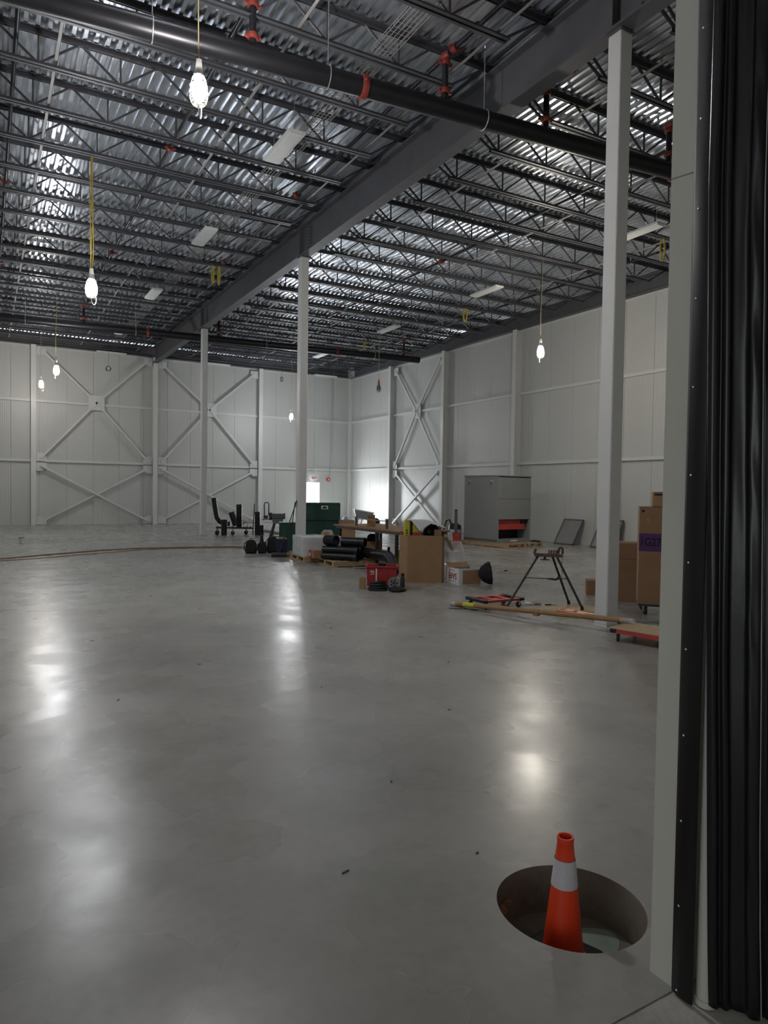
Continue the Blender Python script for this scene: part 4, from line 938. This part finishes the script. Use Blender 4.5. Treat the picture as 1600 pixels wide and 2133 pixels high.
for k in range(8):
    a = 2*math.pi*k/8; MB().tube([Mx @ Vector((0.02*math.cos(a), 0.02*math.sin(a), 0.10)), Mx @ Vector((0.19*math.cos(a), 0.19*math.sin(a), 0.11))], 0.004, 5).build('rib', M_dkmetal, t)

# red bucket with boards, vacuum
t = thing('red_bucket', 'red bucket holding a tall board beside the grey cabinet', 'bucket', (13.05, 17.75, 0))
MB().lathe([(0.0,0.0),(0.11,0.0),(0.145,0.36),(0.152,0.37),(0.138,0.36),(0.105,0.01),(0.0,0.01)], 22).build('pail', M_redpaint, t); MB().tube([(0.158*math.cos(a), -0.158*math.sin(a), 0.335-0.03*math.sin(a)) for a in [math.pi*k/12 for k in range(13)]], 0.005, 5).build('bail', M_galv, t)
t = thing('grey_board', 'tall narrow grey board standing in the red bucket', 'board', (13.02, 17.75, 0.012)); MB().box((0, 0, 0.55), (0.09, 0.04, 1.10)).build('board', M_gframe, t); MB().box((0, 0, 1.085), (0.094, 0.044, 0.03)).build('end_cap', M_dkmetal, t)
t = thing('shop_vacuum', 'white shop vacuum with a black hose behind the red bucket', 'vacuum', (13.72, 18.75, 0), R(-35))
MB().lathe([(0.0,0.05),(0.2,0.05),(0.23,0.1),(0.22,0.42)], 20).build('drum', M_paper, t); MB().lathe([(0.22,0.42),(0.2,0.55),(0.1,0.62),(0.0,0.63)], 20).build('head', M_dkmetal, t)
MB().tube([(-0.1,-0.1,0.55),(-0.2,-0.16,0.75),(-0.30,-0.2,0.70),(-0.36,-0.22,0.5),(-0.40,-0.2,0.2),(-0.36,-0.1,0.05)], 0.028, 8).build('hose', M_black, t)
for x, y in ((-0.15,-0.12),(0.15,-0.12),(0,0.17)): caster(t, x, y, 0.03, 0.2, 0.07)

# grey cabinet on its pallet
crz = R(6)
pallet('wooden pallet carrying the tall grey cabinet', (14.22, 16.98, 0), 1.60, 2.1, crz, 9)
t = thing('equipment_cabinet', 'tall grey sheet metal equipment cabinet with an open lower bay on a pallet', 'cabinet', (14.22, 17.18, PT), crz)
W_, D_, H_ = 1.48, 1.48, 2.08
MB().box((-W_/2+0.012, 0, H_/2), (0.024, D_, H_-0.05)).build('side_panel', M_cab, t)
MB().box((W_/2-0.012, 0, H_/2), (0.024, D_, H_-0.05)).build('side_panel', M_cab, t)
MB().box((0, D_/2-0.012, H_/2), (W_-0.05, 0.024, H_-0.05)).build('back_panel', M_cab, t)
MB().box((0, 0, H_-0.015), (W_+0.03, D_+0.03, 0.03)).build('roof', M_cab, t)
MB().box((0, 0, 0.05), (W_, D_, 0.10)).build('base', M_cabr, t)
MB().box((0, -D_/2+0.012, 1.69), (W_-0.05, 0.024, 0.66)).build('front_panel', M_cabr, t, 0.004)
MB().box((0, -D_/2+0.012, 1.035), (W_-0.05, 0.024, 0.635)).build('front_panel', M_cabr, t, 0.004)
for s in (-1, 1): MB().box((s*(W_/2-0.04), -D_/2+0.014, 0.40), (0.06, 0.024, 0.62)).build('front_post', M_cabr, t)
MB().box((-0.05, -D_/2+0.12, 0.545), (W_-0.16, 0.03, 0.30)).build('red_housing', M_redpaint, t)
MB().box((0.52, -D_/2+0.10, 0.63), (0.28, 0.03, 0.10)).build('control_box', M_black, t)
MB().box((0.0, 0.1, 0.62), (W_-0.06, 1.2, 0.02)).build('inner_shelf', M_black, t); MB().box((0, -0.2, 0.25), (W_-0.06, 0.02, 0.28)).build('inner_panel', M_black, t)
for y in (-0.50, 0.48):
    br = MB().box((-W_/2-0.012, y, 1.86), (0.024, 0.09, 0.12)).build('lifting_lug', M_galv, t, 0.01)
    MB().lathe([(0.0,0.02),(0.022,0.02),(0.022,0)], 12, (-W_/2-0.024, y, 1.85), Matrix.Rotation(-math.pi/2, 3, 'Y')).build('lug_hole', M_black, br)
MB().box((0.0, -D_/2-0.004, 0.05), (0.3, 0.008, 0.05)).build('name_plate', M_paper, t)
# panels leaning on the side wall
def lean_panel(label, y, wd_, hgt, x0=16.46):
    t = thing('leaning_panel', label, 'panel', (x0, y, 0), R(0)); a = math.atan2(XR-0.03-x0, hgt)
    Mr = Matrix.Rotation(a, 3, 'Y'); c_ = Mr @ Vector((0, 0, hgt/2)); L_ = hgt*0.99
    MB().box(c_+Vector((0.012,0,0.0)), (0.02, wd_-0.06, L_-0.06), 0, Mr).build('sheet', M_gpanel, t)
    for s in (-1, 1): MB().box(c_+Vector((0.01, s*(wd_/2-0.02), 0)), (0.05, 0.04, L_), 0, Mr).build('frame_side', M_gframe, t)
    for s in (-1, 1): MB().box(c_+Mr @ Vector((0, 0, s*(L_/2-0.02)))+Vector((0.01,0,0)), (0.05, wd_, 0.04), 0, Mr).build('frame_end', M_gframe, t)
lean_panel('framed grey metal panel leaning on the side wall by the grey cabinet', 16.5, 0.86, 0.95)
lean_panel('second grey metal panel leaning on the side wall behind the vise column', 14.9, 0.9, 1.0)
t = thing('rag', 'dark rag lying on the floor at the foot of the side wall', 'rag', (16.2, 17.55, 0), R(-30))
MB().lathe([(0.2,0.0),(0.2,0.03),(0.12,0.07),(0.0,0.09)], 14, mod=lambda a, z: 1+0.25*math.sin(2*a)+0.1*math.sin(5*a)).build('cloth', M_dkmetal, t); MB().box((-0.25,0,0.01), (0.3,0.08,0.02), 0.3).build('tail', M_dkmetal, t)

# wheelbarrow, sheets, small blue jug near the far corner
t = thing('wheelbarrow', 'grey wheelbarrow with white rim parked near the far corner', 'wheelbarrow', (15.35, 28.3, 0), R(-25))
V = []
for z, s in ((0.34, 0.62), (0.72, 1.0)):
    for a, b in ((-1,-1),(1,-1),(1,1),(-1,1)): V.append((a*0.46*s+(0.06 if z > 0.5 else 0), b*0.32*s, z-(0.08*a if z > 0.5 else 0)))
mb = MB(); mb.add(V, [(3,2,1,0)]+[(i, (i+1) % 4, 4+(i+1) % 4, 4+i) for i in range(4)]); o = mb.build('tray', M_grey, t); sd_ = o.modifiers.new('solid', 'SOLIDIFY'); sd_.thickness = 0.012
mb = MB(); mb.tube([V[4], V[5], V[6], V[7]], 0.02, 6, closed=True); mb.build('rim', M_exit, t)
for s in (-1, 1):
    MB().tube([(0.62, s*0.08, 0.2), (0.2, s*0.18, 0.33), (-0.75, s*0.28, 0.50)], 0.02, 8).build('handle', M_paper, t); MB().tube([(-0.2, s*0.2, 0.38), (-0.28, s*0.2, 0.02), (-0.12, s*0.2, 0.02), (0.0, s*0.2, 0.36)], 0.015, 6).build('leg', M_paper, t)
MB().lathe([(0.0,-0.03),(0.12,-0.03),(0.2,-0.04),(0.2,0.04),(0.12,0.03),(0.0,0.03)], 20, (0.62, 0, 0.2), Matrix.Rotation(math.pi/2, 3, 'X')).build('wheel', M_black, t)
t = thing('water_jug', 'light blue plastic jug on the floor near the wheelbarrow', 'jug', (14.3, 28.0, 0)); MB().lathe([(0.0,0),(0.16,0),(0.17,0.3),(0.08,0.42),(0.06,0.48)], 16).build('body', M_lblue, t); MB().lathe([(0.065,0.47),(0.065,0.52),(0,0.52)], 12).build('cap', M_exit, t)
for k in range(4):
    t = thing('foam_sheet', 'pale green sheet in the low stack by the far corner', 'sheet', (14.9+0.03*k, 30.0, 0.041*k), R(-3+2*k), 'stack of pale green sheets'); MB().box((0, 0, 0.02), (1.5, 1.1, 0.034)).build('board', M_glass, t, 0.004)

# ---------------------------------------------------------------- tripod chain vise
t = thing('tripod_vise', 'black tripod pipe vise stand with toothed jaw head and lower tray', 'vise', (7.05, 7.35, 0))
feet = [Vector((6.36, 7.45, 0)), Vector((7.55, 7.42, 0)), Vector((7.34, 6.95, 0))]; bs = Vector((7.05, 7.35, 0))
vr = Vector((math.cos(R(-41)), math.sin(R(-41)), 0)); vf = Vector((-vr.y, vr.x, 0))
tops = [-vr*0.15+Vector((0,0,0.745)), vr*0.06+vf*0.05+Vector((0,0,0.745)), vr*0.12-vf*0.06+Vector((0,0,0.745))]
for f_, tp in zip(feet, tops):
    lg = MB().tube([tp, f_-bs+Vector((0,0,0.03))], 0.017, 10).build('leg', M_dkmetal, t)
    d_ = (f_-bs-tp).normalized(); MB().tube([f_-bs+Vector((0,0,0.04))-d_*0.03, f_-bs+Vector((0,0,0.012))], [0.021,0.024], 10).build('foot', M_black, lg)
hd_ = MB(); hd_.bar(-vr*0.20+Vector((0,0,0.775)), vr*0.20+Vector((0,0,0.765)), 0.13, 0.05); hd_.build('head_plate', M_castiron, t, 0.008)
MB().bar(-vr*0.20+Vector((0,0,0.78)), -vr*0.18+Vector((0,0,0.86)), 0.10, 0.035).build('pipe_rest', M_castiron, t)
mb = MB()
for k in range(5): mb.bar(vr*(0.0+0.035*k)+Vector((0,0,0.79)), vr*(0.012+0.035*k)+Vector((0,0,0.845)), 0.08, 0.022)
mb.build('jaw_teeth', M_castiron, t)
MB().tube([vr*0.14+vf*0.0+Vector((0,0,0.80)), vr*0.15+Vector((0,0,0.87)), vr*0.175+Vector((0,0,0.89)), vr*0.20+Vector((0,0,0.86)), vr*0.20+Vector((0,0,0.79))], 0.017, 8).build('clamp_hook', M_castiron, t)
MB().bar(-vr*0.05+Vector((0,0,0.70)), -vr*0.05+Vector((0,0,0.75)), 0.025).build('screw_stem', M_castiron, t); MB().bar(-vr*0.11+Vector((0,0,0.70)), vr*0.02+Vector((0,0,0.70)), 0.016).build('screw_handle', M_castiron, t)
mb = MB()
for k in range(15): mb.lathe([(0.0,-0.010),(0.009,0.0),(0.0,0.010)], 6, vr*(0.195+0.003*math.sin(k))+Vector((0,0,0.76-0.025*k)))
mb.build('chain', M_castiron, t)
L3 = [tp.lerp(f_-bs, 0.40) for tp, f_ in zip(tops, feet)]; cc = (L3[0]+L3[1]*1.6+L3[2]*1.6)/4.2
for p in L3: MB().bar(p, Vector((cc.x, cc.y, p.z-0.02)), 0.03, 0.012).build('tray_arm', M_dkmetal, t)
mb = MB(); mb.lathe([(0.0,0.0),(0.10,0.0),(0.115,0.022),(0.105,0.022),(0.09,0.008),(0.0,0.008)], 3, (cc.x, cc.y, L3[0].z-0.035), smooth=False); mb.build('tray', M_dkmetal, t)

# dollies
def red_dolly():
    A, B, Cc, D = [Vector(p) for p in ((6.03,7.86,0),(5.98,7.45,0),(6.66,7.44,0),(6.71,7.85,0))]
    c_ = Vector((6.43, 7.78, 0)); t = thing('furniture_dolly', 'red furniture dolly with black rubber ends under the tripod vise leg', 'dolly', c_, R(-1))
    for s in (-1, 1):
        MB().box((s*0.33, 0, 0.118), (0.075, 0.46, 0.045)).build('rubber_end', M_black, t, 0.012)
        MB().box((0, s*0.17, 0.115), (0.60, 0.08, 0.035)).build('side_rail', M_redpaint, t, 0.004)
    for x in (-0.12, 0.13): MB().box((x, 0, 0.118), (0.07, 0.27, 0.03)).build('cross_slat', M_redpaint, t, 0.004)
    for sx in (-1, 1):
        for sy in (-1, 1): caster(t, sx*0.30, sy*0.17, 0.04, 0.8*sx+sy, 0.10)
red_dolly()
t = thing('plywood_dolly', 'low dolly with plywood deck, red side rail and black casters', 'dolly', (6.42, 5.11, 0), R(12))
px_, py_ = 0.46, 0.66
MB().box((0, 0, 0.148), (px_, py_, 0.014)).build('deck', M_ply, t, 0.003)
for s in (-1, 1):
    MB().box((s*(px_/2-0.02), 0, 0.118), (0.04, py_-0.16, 0.045)).build('side_rail', M_redpaint, t); MB().box((0, s*(py_/2-0.04), 0.118), (px_+0.01, 0.08, 0.045)).build('rubber_end', M_black, t, 0.01)
for sx in (-1, 1):
    for sy in (-1, 1): caster(t, sx*0.19, sy*0.25, 0.045, sy*0.7, 0.10)

# cardboard tube, rods, copper pipes
t = thing('cardboard_tube', 'long brown cardboard tube with one end up on the plywood dolly', 'tube', (5.86, 7.95, 0.056))
e_ = Vector((6.47, 5.46, 0.190))-Vector(t.location)
e_ = (Vector((6.50, 5.36, 0.191))-Vector(t.location))*0.97
mb = MB(); pts = [e_*q+Vector((0, 0, 0.0)) for q in (0, 0.25, 0.5, 0.75, 1.0)]; mb.tube(pts, 0.032, 16); mb.build('tube', M_tube, t)
MB().tube([e_*0.055, e_*0.13], 0.0335, 16).build('yellow_label', M_ylbox, t); MB().tube([e_*-0.025, e_*0.012], 0.027, 14).build('plastic_end', M_bag, t)
mb = MB(); c_ = e_*0.52; mb.tube([c_-e_.normalized()*0.05, c_+e_.normalized()*0.05], 0.036, 14); mb.box(c_+Vector((-0.02,-0.03,-0.03)), (0.09,0.06,0.03), 0.4); mb.build('torn_wrap', M_tube, t)
MB().tube([e_*0.97, e_*1.03], 0.0345, 14).build('plastic_end', M_bag, t)
for i, (a, b) in enumerate((((5.72, 7.93), (6.10, 7.62)), ((5.86, 8.10), (5.93, 7.55)), ((5.80, 7.98), (6.45, 7.12)))):
    t = thing('thin_rod', 'thin dark wire rod lying on the floor by the cardboard tube end', 'rod', (*a, 0.005+0.009*i), 0, 'wire rods by the cardboard tube'); MB().tube([(0,0,0), (b[0]-a[0], b[1]-a[1], 0)], 0.0045, 6).build('rod', M_dkmetal, t)
for i, (dx, z, lb) in enumerate(((0.0, 0.028, 'copper pipe lying on the floor running behind the near square column'), (0.075, 0.03, 'second copper pipe lying on the far side of the first one'))):
    t = thing('copper_pipe', lb, 'pipe', (6.93+dx, 7.02-0.1*i, z)); MB().pipe((0,0,0), (0.055,-0.85,0), 0.027, 0.023).build('wall', M_copper, t); MB().pipe((0.0545,-0.84,0), (0.057,-0.88,0), 0.03, 0.024).build('end_ring', M_copper, t)
t = thing('cloth_glove', 'pair of pale work gloves dropped beside the red dolly', 'gloves', (7.0, 7.72, 0), R(-40))
for k in range(2):
    g = MB().lathe([(0.0,0.0),(0.05,0.005),(0.055,0.02),(0.03,0.035),(0.0,0.037)], 12, (0.10*k, 0.02*k, 0), mod=lambda a, z: 1+0.3*math.cos(a)+0.1*math.sin(4*a)).build('palm', M_tube if k else M_paper, t)
    for f_ in range(4): MB().tube([(0.10*k+0.04, 0.02*k-0.03+0.02*f_, 0.014), (0.10*k+0.10, 0.02*k-0.04+0.026*f_, 0.012)], 0.010, 6).build('finger', M_tube if k else M_paper, g)
t = thing('chisel', 'small dark hand tool with a round handle lying by the gloves', 'tool', (7.17, 7.52, 0.012), R(-25)); MB().tube([(0,0,0),(0.09,0,0)], 0.012, 8).build('handle', M_dkmetal, t); MB().tube([(0.09,0,0),(0.18,0,-0.004)], 0.005, 6).build('shank', M_galv, t)
t = thing('floor_trim', 'pale flat trim strip lying on the floor behind the plywood dolly', 'strip', (7.26, 5.92, 0), R(-80)); MB().box((0, 0, 0.006), (1.0, 0.07, 0.012)).build('strip', M_jamb, t); MB().box((0, 0.03, 0.015), (1.0, 0.012, 0.03)).build('lip', M_grey, t)
t = thing('paper_cushion', 'flattened kraft paper lying under the tripod vise', 'paper', (7.35, 7.18, 0), R(-40)); MB().prism([(-0.42,-0.2),(0.4,-0.26),(0.48,0.2),(0.1,0.3),(-0.38,0.22)], 0.001, 0.005).build('sheet', M_ply, t)

# cartons behind the near square column
t = thing('caster_base', 'wheeled base with black casters under the tall purple-labelled carton', 'cart', (8.19, 6.33, 0), R(-48))
MB().box((0, 0, 0.135), (0.58, 0.46, 0.03)).build('deck', M_dkmetal, t)
for sx in (-1, 1):
    for sy in (-1, 1): caster(t, sx*0.20, sy*0.17, 0.058, 0.9*sx+0.3*sy, 0.125)
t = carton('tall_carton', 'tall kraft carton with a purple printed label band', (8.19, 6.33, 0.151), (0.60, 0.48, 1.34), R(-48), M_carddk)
MB().box((0, -0.2415, 0.855), (0.602, 0.004, 0.245)).build('purple_label', M_purple, t)
text_part('1G27', 0.155, M_ink, t, (-0.155, -0.2445, 0.855), (1,0,0), (0,0,1), xs=0.80)
MB().lathe([(0.0,0.0),(0.02,0.0)], 12, (-0.255, -0.2412, 1.285), Matrix.Rotation(math.pi/2, 3, 'X')).build('hand_hole', M_ink, t)
MB().lathe([(0.0,0.0),(0.032,0.0)], 14, (-0.19, -0.2412, 1.16), Matrix.Rotation(math.pi/2, 3, 'X') @ Matrix.Diagonal((0.8,1.3,1)).to_3x3()).build('tape_patch', M_tube, t)
t = carton('small_carton', 'small carton on top of the tall purple-labelled carton', (8.19, 6.33, 1.499), (0.26, 0.3, 0.20), R(-48), M_card)
MB().box((-0.06, -0.1515, 0.165), (0.10, 0.003, 0.025)).build('print', M_ink, t)
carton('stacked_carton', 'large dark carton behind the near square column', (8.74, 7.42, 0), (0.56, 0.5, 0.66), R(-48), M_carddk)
carton('stacked_carton', 'flat reddish carton on top of the large dark carton', (8.74, 7.42, 0.667), (0.58, 0.5, 0.24), R(-48), M_cardred)
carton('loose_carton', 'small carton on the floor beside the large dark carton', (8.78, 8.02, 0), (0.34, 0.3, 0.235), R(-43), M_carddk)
t = thing('tape_roll', 'shiny roll of clear tape on the floor behind the near square column', 'tape', (10.80, 9.75, 0), R(-45)); MB().lathe([(0.05,-0.03),(0.09,-0.03),(0.09,0.03),(0.05,0.03),(0.05,-0.03)], 20, (0,0,0.09), Matrix.Rotation(math.pi/2, 3, 'X')).build('roll', M_tube, t); MB().lathe([(0.045,-0.031),(0.05,-0.031),(0.05,0.031),(0.045,0.031)], 20, (0,0,0.09), Matrix.Rotation(math.pi/2, 3, 'X')).build('core', M_card, t)

# cords across the floor
def floor_cord(label, pts, m, r=0.012):
    t = thing('extension_cord', label, 'cord', (pts[0][0], pts[0][1], r)); o0 = Vector((*pts[0], 0)); P = [Vector((*p, 0))-o0 for p in pts]; S = []
    for i in range(len(P)-1):
        a, b, c_, d = P[max(i-1,0)], P[i], P[i+1], P[min(i+2, len(P)-1)]
        for k in range(6):
            q = k/6; S.append(0.5*((2*b)+(c_-a)*q+(2*a-5*b+4*c_-d)*q*q+(-a+3*b-3*c_+d)*q**3))
    S.append(P[-1]); MB().tube(S, r, 8).build('cable', m, t); d_ = (S[-1]-S[-2]).normalized(); MB().tube([S[-1], S[-1]+d_*0.09], 0.022, 8).build('plug', M_black, t)
floor_cord('brown extension cord curving over the empty floor toward the backpack', [(-4.0, 16.6), (-1.5, 17.0), (0.31, 17.65), (1.42, 18.35), (2.4, 18.95), (3.3, 19.3), (4.2, 19.35), (5.31, 19.25), (6.3, 19.0), (6.6, 18.2)], M_cord, 0.014)
floor_cord('thin tan cord running beside the brown cord over the empty floor', [(-4.0, 16.2), (0.31, 17.2), (1.5, 17.75), (2.75, 18.45), (3.6, 18.93), (4.5, 19.08), (5.4, 18.96), (6.12, 18.66), (6.33, 18.05)], M_tube, 0.009)
# small litter on the floor
def chip(label, x, y, d, rz, m, group=None):
    t = thing('wood_chip', label, 'litter', (x, y, 0), rz, group); MB().prism([(-d[0]/2,-d[1]/2),(d[0]*0.4,-d[1]*0.6),(d[0]/2,d[1]*0.3),(-d[0]*0.3,d[1]/2)], 0.0005, d[2]).build('chip', m, t)
for i, (x, y) in enumerate(((1.0, 7.9), (1.35, 9.8), (1.75, 6.4), (0.9, 5.6), (2.45, 5.2), (3.6, 7.4), (2.0, 3.3), (1.35, 2.6), (3.05, 4.2), (4.3, 6.5), (3.9, 5.4), (2.6, 8.2), (2.2, 10.8), (1.95, 2.45))):
    chip('tiny dark chip of litter lying on the open concrete floor', x, y, (0.032*random.uniform(0.5, 1.6), 0.009, 0.004), random.uniform(0, 3), M_dkmetal, 'litter chips on the floor')
t = thing('paper_cup', 'small crushed white cup lying on the far empty floor', 'cup', (0.94, 22.3, 0.0)); MB().lathe([(0.0,0.0),(0.05,0.0),(0.075,0.16),(0.07,0.16),(0.045,0.01)], 14).build('cup', M_paper, t); MB().lathe([(0.078,0.155),(0.078,0.17),(0.0,0.172)], 14).build('lid', M_dkmetal, t)
